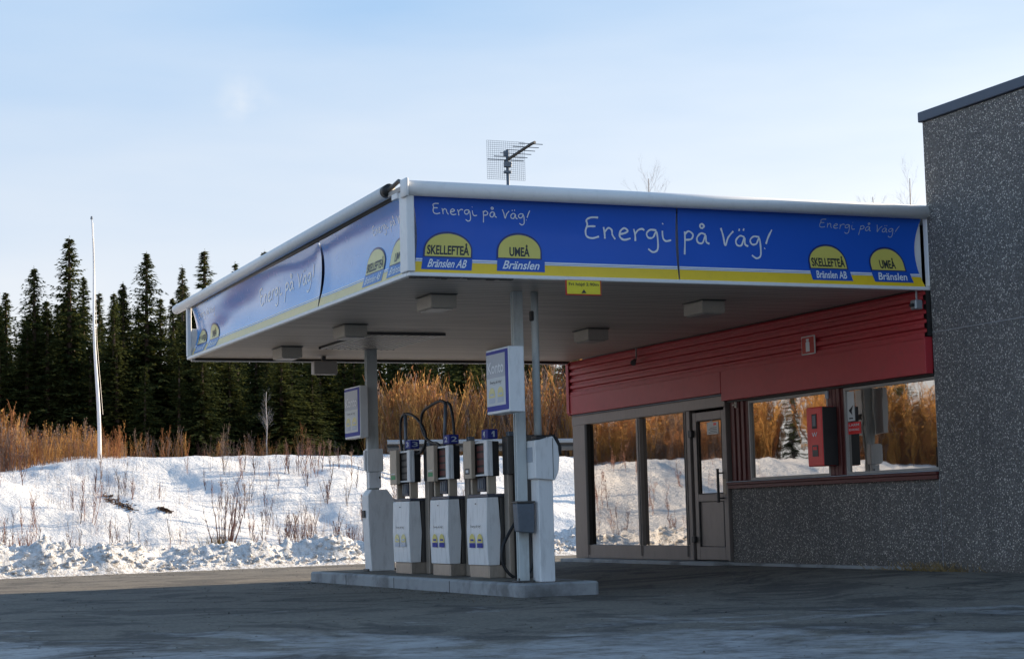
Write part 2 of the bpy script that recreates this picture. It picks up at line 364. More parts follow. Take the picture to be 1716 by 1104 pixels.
def smooth_pts(pts, n=6):
    P = [Vector(p) for p in pts]; out = []
    for i in range(len(P)-1):
        p0, p1, p2, p3 = P[max(i-1, 0)], P[i], P[i+1], P[min(i+2, len(P)-1)]
        for k in range(n):
            t = k/n
            out.append(0.5*((2*p1) + (p2-p0)*t + (2*p0-5*p1+4*p2-p3)*t*t + (3*p1-p0-3*p2+p3)*t**3))
    out.append(P[-1]); return out

def link_mesh(name, mb, parent=None, off=None, smooth=False):
    me = bpy.data.meshes.new(name)
    off = off if off is not None else (root_of(parent).location if parent else Vector((0, 0, 0)))
    me.from_pydata([(x-off[0], y-off[1], z-off[2]) for x, y, z in mb.v], [], mb.f)
    for m in mb.mats: me.materials.append(m)
    me.polygons.foreach_set('material_index', mb.m)
    if smooth: me.polygons.foreach_set('use_smooth', [True]*len(me.polygons))
    me.update()
    o = bpy.data.objects.new(name, me); C.objects.link(o)
    if parent: o.parent = parent
    return o
def root_of(o):
    while o.parent: o = o.parent
    return o
def thing(name, label, cat, loc, group=None):
    o = bpy.data.objects.new(name, None); o.empty_display_size = 0.2; C.objects.link(o); o.location = loc
    o['label'] = label; o['category'] = cat
    if group: o['group'] = group
    return o
def tag(o, label, cat, group=None):
    o['label'] = label; o['category'] = cat
    if group: o['group'] = group
    return o
def single(name, mb, label, cat, loc, group=None, smooth=False):
    """a thing that is one mesh, its origin at loc"""
    o = link_mesh(name, mb, None, Vector(loc), smooth); o.location = loc
    return tag(o, label, cat, group)
def dup(src, loc, label=None):
    def cp(o, par):
        c = o.copy(); C.objects.link(c)
        if par: c.parent = par
        for ch in children[o.name]: cp(ch, c)
        return c
    children = {}
    for o in [src] + list(src.children_recursive): children[o.name] = list(o.children)
    r = cp(src, None); r.location = loc
    if label: r['label'] = label
    return r
def structure(o, kind='structure'): o['kind'] = kind; return o

# ---- text -------------------------------------------------------------
def text_mesh(body, size=1.0, shear=0.0, bold=0.0):
    cu = bpy.data.curves.new('tmp_text', 'FONT'); cu.body = body; cu.size = size; cu.shear = shear; cu.offset = bold; cu.resolution_u = 3
    ob = bpy.data.objects.new('tmp_text', cu); C.objects.link(ob)
    dg = bpy.context.evaluated_depsgraph_get(); ev = ob.evaluated_get(dg); me = ev.to_mesh()
    vs = [(v.co.x, v.co.y) for v in me.vertices]; fs = [tuple(p.vertices) for p in me.polygons]
    ev.to_mesh_clear(); bpy.data.objects.remove(ob); bpy.data.curves.remove(cu)
    return vs, fs
def fit_text(body, u0, u1, z0, z1, shear=0.0, bold=0.0):
    vs, fs = text_mesh(body, 1.0, shear, bold)
    xs = [v[0] for v in vs]; ys = [v[1] for v in vs]
    ax, bx, ay, by = min(xs), max(xs), min(ys), max(ys)
    return [(u0+(x-ax)/(bx-ax)*(u1-u0), z0+(y-ay)/(by-ay)*(z1-z0)) for x, y in vs], fs
# handwriting: strokes per letter (x-height 1), advance width
HAND = {
 'E': (1.35, [[(1.05,1.75),(0.55,1.72),(0.2,1.5),(0.25,1.1),(0.12,0.6),(0.2,0.15),(0.6,0.02),(1.1,0.2)], [(0.22,0.95),(0.5,1.0),(0.85,1.02)]]),
 'n': (1.15, [[(0.1,1.0),(0.17,0.5),(0.18,0.05)], [(0.18,0.6),(0.45,0.95),(0.7,0.8),(0.75,0.4),(0.95,0.05)]]),
 'e': (1.1, [[(0.15,0.5),(0.5,0.6),(0.75,0.8),(0.5,1.02),(0.2,0.75),(0.15,0.3),(0.45,0.05),(0.95,0.2)]]),
 'r': (0.95, [[(0.1,1.0),(0.2,0.5),(0.2,0.0)], [(0.2,0.55),(0.4,0.9),(0.7,1.05),(0.9,0.95)]]),
 'g': (1.1, [[(0.85,1.0),(0.4,1.02),(0.12,0.7),(0.25,0.35),(0.6,0.4),(0.85,0.9),(0.95,0.2),(0.9,-0.6),(0.55,-0.85),(0.2,-0.6)]]),
 'i': (0.85, [[(0.2,1.0),(0.25,0.4),(0.45,0.15),(0.85,0.25)], [(0.2,1.55),(0.24,1.62)]]),
 'p': (1.05, [[(0.2,1.05),(0.2,0.3),(0.12,-0.9)], [(0.2,0.8),(0.5,1.1),(0.85,0.85),(0.7,0.45),(0.25,0.35)]]),
 'a': (1.15, [[(0.8,0.9),(0.45,1.0),(0.12,0.6),(0.2,0.2),(0.55,0.2),(0.8,0.85),(0.85,0.3),(1.1,0.15)]]),
 'V': (1.2, [[(0.1,1.55),(0.3,0.9),(0.45,0.1),(0.7,0.8),(1.1,1.35)]]),
 '!': (0.8, [[(0.75,1.7),(0.5,1.1),(0.3,0.45)], [(0.16,0.02),(0.2,0.08)]]),
 ' ': (0.75, []),
}
HAND['å'] = (1.15, HAND['a'][1] + [[(0.5,1.4),(0.35,1.6),(0.5,1.8),(0.68,1.6),(0.5,1.4)]])
HAND['ä'] = (1.15, HAND['a'][1] + [[(0.35,1.4),(0.39,1.6)], [(0.7,1.45),(0.74,1.65)]])
def handwriting(text, u0, u1, zbase0, zbase1, xh, width, jitter=None):
    """ribbons (2-D) for the handwritten slogan; baseline runs zbase0 -> zbase1"""
    tot = sum(HAND[c][0] for c in text); k = (u1-u0)/tot; x = 0; out = []
    for c in text:
        adv, strokes = HAND[c]
        for st in strokes:
            pts = smooth_pts([(u0+(x+px)*k, (zbase0+(zbase1-zbase0)*((x+px)/tot)) + py*xh, 0) for px, py in st], 6)
            L = []; Rr = []
            for i, p in enumerate(pts):
                d = (pts[min(i+1, len(pts)-1)] - pts[max(i-1, 0)]); d = d.normalized() if d.length > 1e-9 else Vector((1, 0, 0))
                n_ = Vector((-d.y, d.x, 0))*width*0.5*(0.85+0.3*noise.noise(Vector((i*0.4, x, 3))))
                L.append(p+n_); Rr.append(p-n_)
            out.append((L, Rr))
        x += adv
    return out
# ------------------------------------------------------------------ ground
def smoothstep(a, b, x):
    t = max(0.0, min(1.0, (x-a)/(b-a))); return t*t*(3-2*t)
def ground_z(x, y):
    """forecourt: level at the shop wall, falling 13 cm away from it"""
    s = smoothstep(6.1, 2.9, x); far = smoothstep(10.0, 12.5, y)
    return -0.13*max(s, far)
def edge_y(x): return 16.65+0.25*x
def bank(x, y):
    wv = (y-edge_y(x))/1.031
    if wv < -0.35: return -0.3
    n1 = noise.noise(Vector((x*0.35, y*0.35, 0))); n2 = noise.noise(Vector((x*1.1, y*1.1, 5))); n3 = noise.noise(Vector((x*3.1, y*3.1, 9)))
    n4 = noise.noise(Vector((x*6.5, y*6.5, 2)))
    z = -0.16
    # ploughed ridge beside the road
    wr = wv + 0.25*n2
    ridge = math.exp(-((wr-0.75)/0.42)**2)
    z += ridge*(0.46+0.16*n2+0.12*n3 + 0.10*n1 + 0.09*n4) + smoothstep(-0.3, 0.3, wv)*0.05
    lump = smoothstep(0.0, 0.5, wv)*(1-smoothstep(1.4, 2.0, wv))
    n5 = noise.noise(Vector((x*13, y*13, 4)))
    z += lump*(0.07*abs(n3)+0.09*max(0, n4)+0.035*abs(n5))
    # the bank behind it
    left = smoothstep(-22.0, -5.0, x)
    hgt = (1.25 + 1.15*left) * (1 - 0.13*smoothstep(2.2, -0.5, x))
    rise = smoothstep(1.3, 9.0, wv + 0.7*n1 + 1.1*math.exp(-((x+1.0)/2.4)**2) - 0.9*math.exp(-((x-4.0)/1.3)**2)*smoothstep(7, 3, wv))
    rise = 0.35*rise + 0.65*max(0, min(1, (wv-1.6+0.5*n1)/6.6))
    z += hgt*rise
    sl = smoothstep(1.5, 3.0, wv)
    z += sl*(0.20*n1 + 0.09*n2 + 0.030*n3 + 0.016*n4) * (1-0.5*smoothstep(9, 14, wv))
    z += 0.040*max(0, wv-8.5) if wv < 40 else 0.040*31.5 + 0.01*(wv-40)
    return z
def build_ground():
    xs = list(np.concatenate([np.linspace(-400, -20, 12), np.linspace(-16, 9, 51), np.linspace(10, 400, 12)]))
    ys = list(np.concatenate([np.linspace(-300, -30, 8), np.linspace(-26, 22, 97), np.linspace(24, 60, 5), [700.0]]))
    mb = MB(); nx = len(xs); vs = []
    for y in ys:
        for x in xs:
            # where the snow field lies the asphalt sheet passes well below it
            vs.append((x, y, ground_z(x, y) - (0.5 if y > edge_y(x)+2 else 0)))
    fs = [(j*nx+i, j*nx+i+1, (j+1)*nx+i+1, (j+1)*nx+i) for j in range(len(ys)-1) for i in range(nx-1)]
    mb.add(vs, fs, 'asphalt'); structure(link_mesh('forecourt', mb, smooth=True))
    xs = list(np.concatenate([np.linspace(-420, -60, 10), np.linspace(-52, -10, 60), np.arange(-9.5, 13.0, 0.075), np.linspace(13.2, 40, 50), np.linspace(50, 420, 10)]))
    ws = list(np.concatenate([np.arange(-0.4, 3.0, 0.06), np.arange(3.0, 11, 0.11), np.linspace(11.3, 45, 50), np.linspace(55, 700, 12)]))
    nx = len(xs); vs = []
    for wv in ws:
        for x in xs:
            y = edge_y(max(-60, min(60, x)))+wv*1.031
            z = bank(x, y) if -60 < x < 60 else bank(max(-60, min(60, x)), y)
            if wv < -0.15: z = -0.30
            vs.append((x, y, z))
    fs = [(j*nx+i, j*nx+i+1, (j+1)*nx+i+1, (j+1)*nx+i) for j in range(len(ws)-1) for i in range(nx-1)]
    mb = MB(); mb.add(vs, fs, 'snow'); structure(link_mesh('snow_bank', mb, smooth=True))
build_ground()

# ------------------------------------------------------------------ station building
WX = 6.27  # most object positions from here on back-projected from image pixels, then hardcoded
bld = thing('service_station_shop', 'low shop of dark pebble concrete with red ribbed band and brown glazed entrance', 'building', (WX, 0, 0))
def part(name, mb, parent=bld, smooth=False): return link_mesh(name, mb, parent, smooth=smooth)
# tall end block
m = MB()
m.box(WX-0.03, WX+11, -14, -0.02, -0.3, 5.07, 'aggregate', 0.01)
tw = part('tower_wall', m)
m = MB(); m.box(WX-0.06, WX+11.05, -14.05, 0.02, 5.073, 5.19, 'sheet', 0.008)
link_mesh('roof_edge', m, tw)
m = MB(); m.box(WX-0.034, WX-0.026, -14, -0.025, 2.660, 2.671, 'galv', 0.001)
link_mesh('panel_joint', m, tw)
# low wall under the windows
m = MB(); m.box(WX, WX+0.25, 0.0, 4.72, -0.3, 1.068, 'aggregate', 0.008)
lw_ = part('low_wall', m)
m = MB(); m.box(WX-0.008, WX+0.02, -0.012, 0.006, 0.0, 1.06, 'palegrey', 0.001); link_mesh('sealant_joint', m, lw_)
m = MB(); m.box(WX-0.06, WX+0.2, 0.0, 4.74, 1.071, 1.105, 'redframe', 0.006); m.box(WX-0.045, WX-0.015, 0.0, 4.74, 1.02, 1.068, 'redframe', 0.003)
m.box(WX-0.065, WX-0.01, 0.0, 4.745, 1.1075, 1.118, 'palegrey', 0.003)
part('window_sill', m)
# concrete step strip along the foot
m = MB(); m.box(WX-0.10, WX-0.003, 0.0, 4.7, -0.2, 0.035, 'concrete', 0.01); m.box(WX-0.32, WX-0.004, 4.705, 9.7, -0.2, 0.045, 'concrete', 0.012)
part('foundation_strip', m)
# posts between windows
m = MB()
for y0, y1 in ((4.22, 4.70), (1.91, 2.26)):
    m.box(WX+0.01, WX+0.12, y0, y1, 1.12, 2.20, 'redframe', 0.006)
    for k in range(3):
        yy = y0+0.05+(y1-y0-0.1)*(k+0.5)/3
        m.box(WX-0.012, WX+0.009, yy-0.035, yy+0.035, 1.122, 2.198, 'redframe', 0.006)
m.box(WX-0.03, WX+0.1, 0.0, 4.70, 2.178, 2.26, 'rubber', 0.004)
part('window_post', m)
def window(y0, y1):
    m = MB(); z0, z1 = 1.12, 2.176
    for a in ((y0, y0+0.035, z0, z1), (y1-0.035, y1, z0, z1), (y0+0.036, y1-0.036, z0, z0+0.035), (y0+0.036, y1-0.036, z1-0.035, z1)):
        m.box(WX+0.012, WX+0.07, a[0], a[1], a[2], a[3], 'fixturedark', 0.004)
    f = part('window', m)
    g = MB(); g.quad((WX+0.045, y0+0.03, z0+0.03), (WX+0.045, y1-0.03, z0+0.03), (WX+0.045, y1-0.03, z1-0.03), (WX+0.045, y0+0.03, z1-0.03), 'glass')
    link_mesh('pane', g, f); return f
window(0.004, 1.905); window(2.265, 4.215)
# entrance glazing
m = MB()
m.box(WX-0.05, WX+0.08, 9.22, 9.68, 0.05, 2.30, 'alu', 0.008)           # broad end jamb
m.box(WX-0.055, WX+0.08, 4.73, 9.69, 2.135, 2.285, 'alu', 0.006)        # header
m.box(WX-0.06, WX+0.075, 4.73, 9.69, 2.288, 2.31, 'galvdark', 0.003)
m.box(WX-0.048, WX+0.06, 5.86, 9.218, 0.048, 0.255, 'alu', 0.006)
m.box(WX-0.048, WX+0.06, 5.76, 5.86, 0.048, 2.133, 'alu', 0.006)
m.box(WX-0.048, WX+0.06, 4.73, 4.775, 0.048, 2.133, 'alu', 0.005)
fr = part('entrance_frame', m)
m = MB()
for y0, y1 in ((9.13, 9.218), (7.30, 7.42), (5.865, 5.93)):
    m = MB(); m.box(WX-0.058, WX+0.03, y0, y1, 0.26, 2.13, 'rubber' if y1 > 9 else 'alu', 0.004)
    m.box(WX-0.062, WX-0.0585, y0+0.025, y0+0.055, 0.10, 2.12, 'rubber', 0.001); link_mesh('mullion', m, fr)
for y0, y1 in ((5.93, 7.30), (7.42, 9.13)):
    g = MB(); g.quad((WX, y0, 0.256), (WX, y1, 0.256), (WX, y1, 2.134), (WX, y0, 2.134), 'glass'); link_mesh('pane', g, fr)
# door leaf
m = MB(); X0, X1 = WX-0.03, WX+0.03
for a in ((4.78, 4.88, 0.06, 2.10), (5.60, 5.70, 0.06, 2.10), (4.881, 5.599, 0.06, 0.24), (4.881, 5.599, 0.86, 0.965), (4.881, 5.599, 1.98, 2.10)):
    m.box(X0, X1, *a, 'alu', 0.006)
m.box(X0+0.02, X1-0.01, 4.885, 5.595, 0.245, 0.855, 'alu', 0.002)
dr = part('door', m)
m = MB()
for a in ((4.882, 4.892, 0.97, 1.975), (5.588, 5.598, 0.97, 1.975), (4.893, 5.587, 0.966, 0.976), (4.893, 5.587, 1.969, 1.979), (4.882, 4.90, 0.245, 0.855), (5.58, 5.598, 0.245, 0.855)):
    m.box(X0-0.002, X0+0.02, *a, 'rubber', 0.001)
for a in ((5.66, 5.755, 1.76, 1.86), (5.665, 5.75, 0.30, 0.38)):
    m.box(X0-0.05, X0-0.002, *a, 'black', 0.006)
link_mesh('door_seal', m, dr)
g = MB(); g.quad((WX, 4.88, 0.96), (WX, 5.60, 0.96), (WX, 5.60, 1.985), (WX, 4.88, 1.985), 'glass'); link_mesh('pane', g, dr)
m = MB(); m.tube([(X0-0.07, 4.90, 0.84), (X0-0.07, 4.90, 1.30)], 0.019, 'black', 10)
for z in (0.9, 1.24): m.tube([(X0, 4.87, z), (X0-0.07, 4.90, z)], 0.010, 'black', 8)
m.box(X0-0.015, X0-0.001, 4.79, 4.86, 0.95, 1.16, 'tan', 0.003)
link_mesh('door_handle', m, dr)
# red ribbed band
m = MB()
prof = [(0.0, 2.20)]
top = 3.149; ribs = 5; zf = 2.62; pitch = (top-zf)/ribs
prof = []
z = zf
for k in range(ribs):
    prof += [(0.0, z), (0.0, z+pitch*0.42), (0.034, z+pitch*0.52), (0.034, z+pitch*0.84), (0.0, z+pitch*0.99)]
    z += pitch
prof.append((0.0, top))
xf = WX-0.115
segs = np.linspace(0.0, 9.69, 12)
for i in range(len(segs)-1):
    ya, yb = segs[i], segs[i+1]-0.0015
    for (d0, z0), (d1, z1) in zip(prof[:-1], prof[1:]):
        if z1-z0 < 1e-6: continue
        m.quad((xf+d0, yb, z0), (xf+d0, ya, z0), (xf+d1, ya, z1), (xf+d1, yb, z1), 'red')
m.box(WX-0.118, WX-0.01, 4.715, 9.69, 2.312, 2.618, 'red', 0.004)
m.box(WX-0.118, WX-0.012, 0.0, 4.70, 2.205, 2.618, 'red', 0.004)
m.box(WX-0.105, WX+0.1, 9.66, 9.71, 2.30, 3.149, 'red', 0.004)
m.box(WX-0.135, WX-0.119, 9.60, 9.70, 2.33, 3.12, 'red', 0.003)
m.box(WX-0.07, WX+0.2, 0.0, 9.65, 2.63, 3.148, 'rubber', 0.0)
m.box(WX-0.126, WX-0.1185, 0.0, 9.69, 2.600, 2.622, 'red', 0.002)
part('red_ribbed_band', m)
# body behind: floor, rear walls, ceiling, roof
m = MB()
m.box(WX+0.26, WX+9, 0.01, 9.6, -0.25, 0.04, 'concrete', 0); part('shop_floor', m)
m = MB()
m.box(WX+4.0, WX+4.15, 0.01, 9.55, 0.045, 3.1, 'interior', 0)
m.box(WX+0.3, WX+9, 9.56, 9.68, -0.2, 3.9, 'aggregate', 0); m.box(WX+0.09, WX+0.30, 9.56, 9.67, -0.2, 3.1, 'aggregate', 0)
m.box(WX+8.8, WX+9.0, 0.0, 9.55, -0.2, 3.9, 'aggregate', 0)
m.box(WX+0.1, WX+4, 4.6, 4.68, 0.045, 2.9, 'interior', 0)
m.box(WX+0.1, WX+8.8, 0.01, 9.55, 3.152, 3.25, 'interior', 0)
part('rear_wall', m)
m = MB(); m.box(WX+0.02, WX+9.02, 0.0, 9.72, 3.905, 4.02, 'roof', 0.01); part('roof', m)

# ------------------------------------------------------------------ canopy
can = thing('station_canopy', 'flat forecourt canopy with blue slogan banners and white roller tubes on two grey steel pillars', 'canopy', (1.9, 4.5, 0))
def slab(m, x0, x1, y0, y1, z0, z1, mat): m.box(x0, x1, y0, y1, z0, z1, mat, 0.004)
m = MB(); m.box(0.05, 6.15, 0.06, 9.62, 3.165, 3.188, 'soffit', 0.0)
so = part('soffit', m, can)
m = MB(); m.box(0.19, 6.25, 0.19, 9.60, 3.80, 3.95, 'roof', 0.01); part('roof_deck', m, can)
# white perimeter frame
m = MB()
m.box(-0.005, 6.30, -0.01, 0.055, 3.145, 3.185, 'frame_white', 0.006)      # front lower lip
m.box(0.065, 6.06, 0.17, 0.185, 3.187, 3.95, 'frame_white', 0.002); m.box(6.062, 6.234, 0.108, 0.122, 3.187, 3.95, 'frame_white', 0.002)       # backing front
m.box(-0.01, 0.048, 0.056, 9.69, 3.145, 3.185, 'frame_white', 0.006)
m.box(0.17, 0.183, 0.20, 9.60, 3.31, 3.98, 'frame_white', 0.002)
m.box(-0.022, 0.062, -0.022, 0.20, 3.19, 4.02, 'frame_white', 0.008)       # corner post
m.box(6.235, 6.29, -0.02, 0.055, 3.19, 3.985, 'frame_white', 0.008)         # right end post
m.box(-0.015, 0.05, 9.62, 9.70, 3.19, 3.93, 'frame_white', 0.008)           # left end post
m.box(0.05, 6.15, 9.64, 9.70, 3.12, 3.60, 'frame_white', 0.006)            # rear fascia
m.box(0.10, 6.15, 9.60, 9.638, 3.135, 3.163, 'rubber', 0.0)
part('fascia_frame', m, can)
# jagged dark wear under the near corner
m = MB()
for k in range(16):
    x = 0.02+k*0.07; m.box(x, x+0.055+0.03*R_.random(), 0.0, 0.05+0.03*R_.random(), 3.136-0.008*R_.random(), 3.1445, 'rubber', 0.001)
part('torn_edge', m, can)
# roller tubes
m = MB(); m.tube([(-0.02, -0.01, 4.035), (6.385, -0.01, 4.035)], 0.078, 'frame_white', 20)
m.box(-0.05, -0.022, -0.10, 0.08, 3.94, 4.125, 'frame_white', 0.006)
part('roller_tube', m, can, True).data.polygons.foreach_set('use_smooth', [False]*0 or [True]*len(m.f))
m = MB(); m.tube([(0.075, 0.2, 4.035), (0.075, 9.62, 3.915)], 0.035, 'dark_steel', 8); m.tube([(0.0, 0.11, 3.98), (6.2, 0.11, 3.95)], 0.05, 'dark_steel', 8); part('gap_shadow_tube', m, can, True)  # added dark tubes: close the sky gap, stand in for shadow below the rollers
m = MB(); m.tube([(-0.015, 0.62, 4.095), (-0.015, 10.33, 3.96)], 0.070, 'frame_white', 20)
m.tube([(-0.015, 0.50, 4.102), (-0.015, 0.62, 4.10)], 0.066, 'black', 16)
part('roller_tube', m, can, True)
m = MB(); m.box(-0.03, 0.05, 0.14, 0.52, 4.022, 4.075, 'fixturedark', 0.006); m.tube([(-0.02, 0.50, 4.10), (0.0, 0.25, 4.15), (0.02, 0.12, 4.09)], 0.022, 'dark_steel', 8)
m.box(-0.045, 0.0, 0.20, 0.36, 3.96, 4.02, 'frame_white', 0.004)
part('roller_bracket', m, can)

class Banner:
    def __init__(s, o, u, n, z0, z1, dz, panels, d, wav):
        s.o, s.u, s.n, s.z0, s.z1, s.dz, s.p, s.d, s.wv = Vector(o), Vector(u), Vector(n), z0, z1, dz, panels, d, wav
    def top(s, u): return s.z1+s.dz*u
    def m(s, u, z, off=0.0):
        v = max(0, min(1, (z-s.z0)/(s.top(u)-s.z0))); q = 4*v*(1-v)
        for a, b, ia, ib in s.p:
            if u <= b or (a, b, ia, ib) == s.p[-1]: break
        t = (u-a)/(b-a); uu = (a+ia*q)+t*((b-ib*q)-(a+ia*q))
        e = min(1.0, (u-a)/0.25, (b-u)/0.25); e = max(0.0, e)
        dep = s.d*q*(0.75+0.25*e) + s.wv*q*(noise.noise(Vector((u*0.42, v*1.6, s.n.x*7)))*1.2 + 0.12*noise.noise(Vector((u*1.3, v*2.0, 4+s.n.x))))
        return s.o + s.u*uu + s.n*(off-dep) + Vector((0, 0, z))
    def patch(s, mb, u0, u1, za, zb, off, mat, nu=None, nz=None):
        nu = nu or max(1, int((u1-u0)/0.08)); nz = nz or max(1, int((zb(u0) if callable(zb) else zb)-(za(u0) if callable(za) else za)) or 1)
        f = lambda q, u: q(u) if callable(q) else q
        vs = [s.m(u0+(u1-u0)*i/nu, f(za, u0+(u1-u0)*i/nu)+(f(zb, u0+(u1-u0)*i/nu)-f(za, u0+(u1-u0)*i/nu))*j/nz, off) for j in range(nz+1) for i in range(nu+1)]
        fs = [(j*(nu+1)+i, j*(nu+1)+i+1, (j+1)*(nu+1)+i+1, (j+1)*(nu+1)+i) for j in range(nz) for i in range(nu)]
        mb.add(vs, fs, mat)
    def flat(s, mb, vs2, fs, off, mat): mb.add([s.m(u, z, off) for u, z in vs2], fs, mat)
    def ribbons(s, mb, rb, off, mat):
        for L, Rr in rb:
            k = len(L); mb.add([s.m(p.x, p.y, off) for p in L+Rr], [(i, i+1, k+i+1, k+i) for i in range(k-1)], mat)
    def arch(s, mb, u0, u1, z0, z1, off, mat, n=22):
        c = (u0+u1)/2; a = (u1-u0)/2; base = (z1-z0)*0.28
        pts = [(u0, z0), (u1, z0)] + [(c+a*cos(pi*k/n), z0+base+(z1-z0-base)*sin(pi*k/n)) for k in range(n+1)]
        mid = (c, z0+(z1-z0)*0.45)
        mb.add([s.m(*p, off) for p in pts]+[s.m(*mid, off)], [(i, (i+1) % len(pts), len(pts)) for i in range(len(pts))], mat)

def banner_set(B, length, Lg, smalls, big, seam_u, mats, lip, zb):
    blue, yel, sunm, boxm = mats
    for (a, b, ia, ib) in B.p:
        mb = MB(); B.patch(mb, a+0.0005, b-0.0005, B.z0, lambda u: B.top(u), 0.0, blue, None, 16)
        o = part('banner', mb, can, True)
        st = MB()
        B.patch(st, a+0.001, b-0.001, B.z0, lambda u: zb(u)-0.048, 0.0035, yel, None, 2)
        B.patch(st, a+0.001, b-0.001, lambda u: zb(u)-0.028, lambda u: zb(u)-0.012, 0.0035, 'letter', None, 1)
        B.patch(st, a+0.001, b-0.001, lambda u: zb(u)-0.045, lambda u: zb(u)-0.034, 0.0035, 'letter', None, 1)
        link_mesh('stripe', st, o, smooth=True)
        for (name, sub, u0, u1, zt, bu0, bu1, bz0, bz1) in Lg:
            if not (a <= (u0+u1)/2 <= b): continue
            e = MB()
            B.patch(e, bu0, bu1, bz0-0.0, bz1, 0.0065, boxm, None, 2)
            B.arch(e, u0-0.018, u1+0.018, bz1-0.004, zt+0.022, 0.0050, 'navy2')
            B.arch(e, u0, u1, bz1+0.012, zt, 0.0085, sunm)
            v2, f2 = fit_text(name, u0+(0.02 if len(name) > 5 else 0.13)*(u1-u0)/0.5, u1-(0.02 if len(name) > 5 else 0.13)*(u1-u0)/0.5, bz1+0.028, bz1+0.155, 0.0, 0.03)
            B.flat(e, v2, f2, 0.0115, 'ink')
            v2, f2 = fit_text(sub, bu0+0.06, bu1-0.06, bz0+0.022, bz1-0.018, 0.35, 0.015)
            B.flat(e, v2, f2, 0.0095, 'letter')
            link_mesh('sun_emblem', e, o)
        for (u0, u1, za, zb_, xh, wd, mt) in smalls + [big]:
            le = MB()
            for L, Rr in handwriting('Energi på Väg!', u0, u1, za, zb_, xh, wd):
                mu = L[len(L)//2].x
                if a <= mu <= b: B.ribbons(le, [(L, Rr)], 0.004, mt)
            if le.v: link_mesh('lettering', le, o)
# front banner: u = x, facing -Y
BF = Banner((0, 0.052, 0), (1, 0, 0), (0, -1, 0), 3.19, 3.985, 0.002, [(0.065, 3.08, 0.055, 0.012), (3.09, 6.232, 0.008, 0.10)], 0.04, 0.012)
banner_set(BF, 6.2,
   [('SKELLEFTEÅ', 'Bränslen AB', 0.16, 0.67, 3.60, 0.14, 0.69, 3.225, 3.352), ('UMEÅ', 'Bränslen', 0.98, 1.46, 3.615, 0.97, 1.51, 3.23, 3.36),
    ('SKELLEFTEÅ', 'Bränslen AB', 4.78, 5.26, 3.62, 4.76, 5.29, 3.235, 3.36), ('UMEÅ', 'Bränslen', 5.60, 6.05, 3.615, 5.58, 6.10, 3.235, 3.36)],
   [(0.26, 1.36, 3.80, 3.77, 0.060, 0.012, 'letter'), (4.90, 5.98, 3.83, 3.79, 0.052, 0.009, 'lettergrey')],
   (1.98, 4.30, 3.61, 3.56, 0.128, 0.023, 'letter'), 3.08, ('blue', 'yellow', 'sunyellow', 'blue2'), 0, lambda u: 3.35)
# left banner: reads from the far end to the near corner; u = 9.62 - y, facing -X
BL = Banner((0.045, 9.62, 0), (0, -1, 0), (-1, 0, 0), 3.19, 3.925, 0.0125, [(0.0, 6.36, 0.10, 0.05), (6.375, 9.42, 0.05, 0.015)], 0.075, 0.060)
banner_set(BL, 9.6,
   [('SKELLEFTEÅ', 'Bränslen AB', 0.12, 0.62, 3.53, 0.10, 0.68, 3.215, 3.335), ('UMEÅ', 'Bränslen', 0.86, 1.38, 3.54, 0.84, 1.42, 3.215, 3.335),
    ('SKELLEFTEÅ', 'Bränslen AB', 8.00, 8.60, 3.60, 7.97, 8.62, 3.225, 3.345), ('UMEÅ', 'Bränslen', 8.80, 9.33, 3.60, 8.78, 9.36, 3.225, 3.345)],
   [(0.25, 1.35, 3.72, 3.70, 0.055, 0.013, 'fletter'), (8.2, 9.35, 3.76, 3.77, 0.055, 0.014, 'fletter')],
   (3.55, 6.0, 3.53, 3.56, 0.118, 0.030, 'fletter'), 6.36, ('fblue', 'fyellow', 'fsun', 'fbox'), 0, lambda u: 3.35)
# what shows behind the torn seam on the left side
m = MB(); m.box(0.150, 0.155, 3.05, 3.45, 3.20, 3.95, 'navy2', 0); part('seam_backing', m, can)

# pillars (steel I-sections boxed in)
def pillar(x0, x1, y0, y1, zb):
    m = MB()
    m.box(x0, x1, y0, y0+0.022, zb, 3.165, 'pillar', 0.003); m.box(x0, x1, y1-0.022, y1, zb, 3.165, 'pillar', 0.004)
    m.box(x0+0.012, x1-0.012, y0+0.023, y1-0.023, zb, 3.165, 'pillar', 0.0)
    m.box(x0-0.04, x1+0.04, y0-0.04, y1+0.04, zb, zb+0.018, 'dark_steel', 0.004)
    for dx in (-0.02, x1-x0+0.02):
        for dy in (-0.02, y1-y0+0.02): m.tube([(x0+dx, y0+dy, zb+0.018), (x0+dx, y0+dy, zb+0.045)], 0.01, 'dark_steel', 6)
    return part('pillar', m, can)
pillar(1.60, 1.715, 1.12, 1.20, 0.019); pillar(2.085, 2.245, 7.62, 7.71, 0.019)
# slatted ventilation panel round the rear pillar
m = MB()
for k in range(12):
    x = 1.42+k*0.0905; m.box(x, x+0.055, 5.615, 7.645, 3.128, 3.15, 'fixturedark', 0.004)
m.box(1.40, 2.52, 5.585, 5.61, 3.13, 3.163, 'dark_steel', 0.003); m.box(1.40, 2.52, 7.65, 7.675, 3.13, 3.163, 'dark_steel', 0.003)
m.box(1.40, 2.52, 5.612, 7.648, 3.155, 3.1635, 'rubber', 0)
part('slatted_grille', m, can)
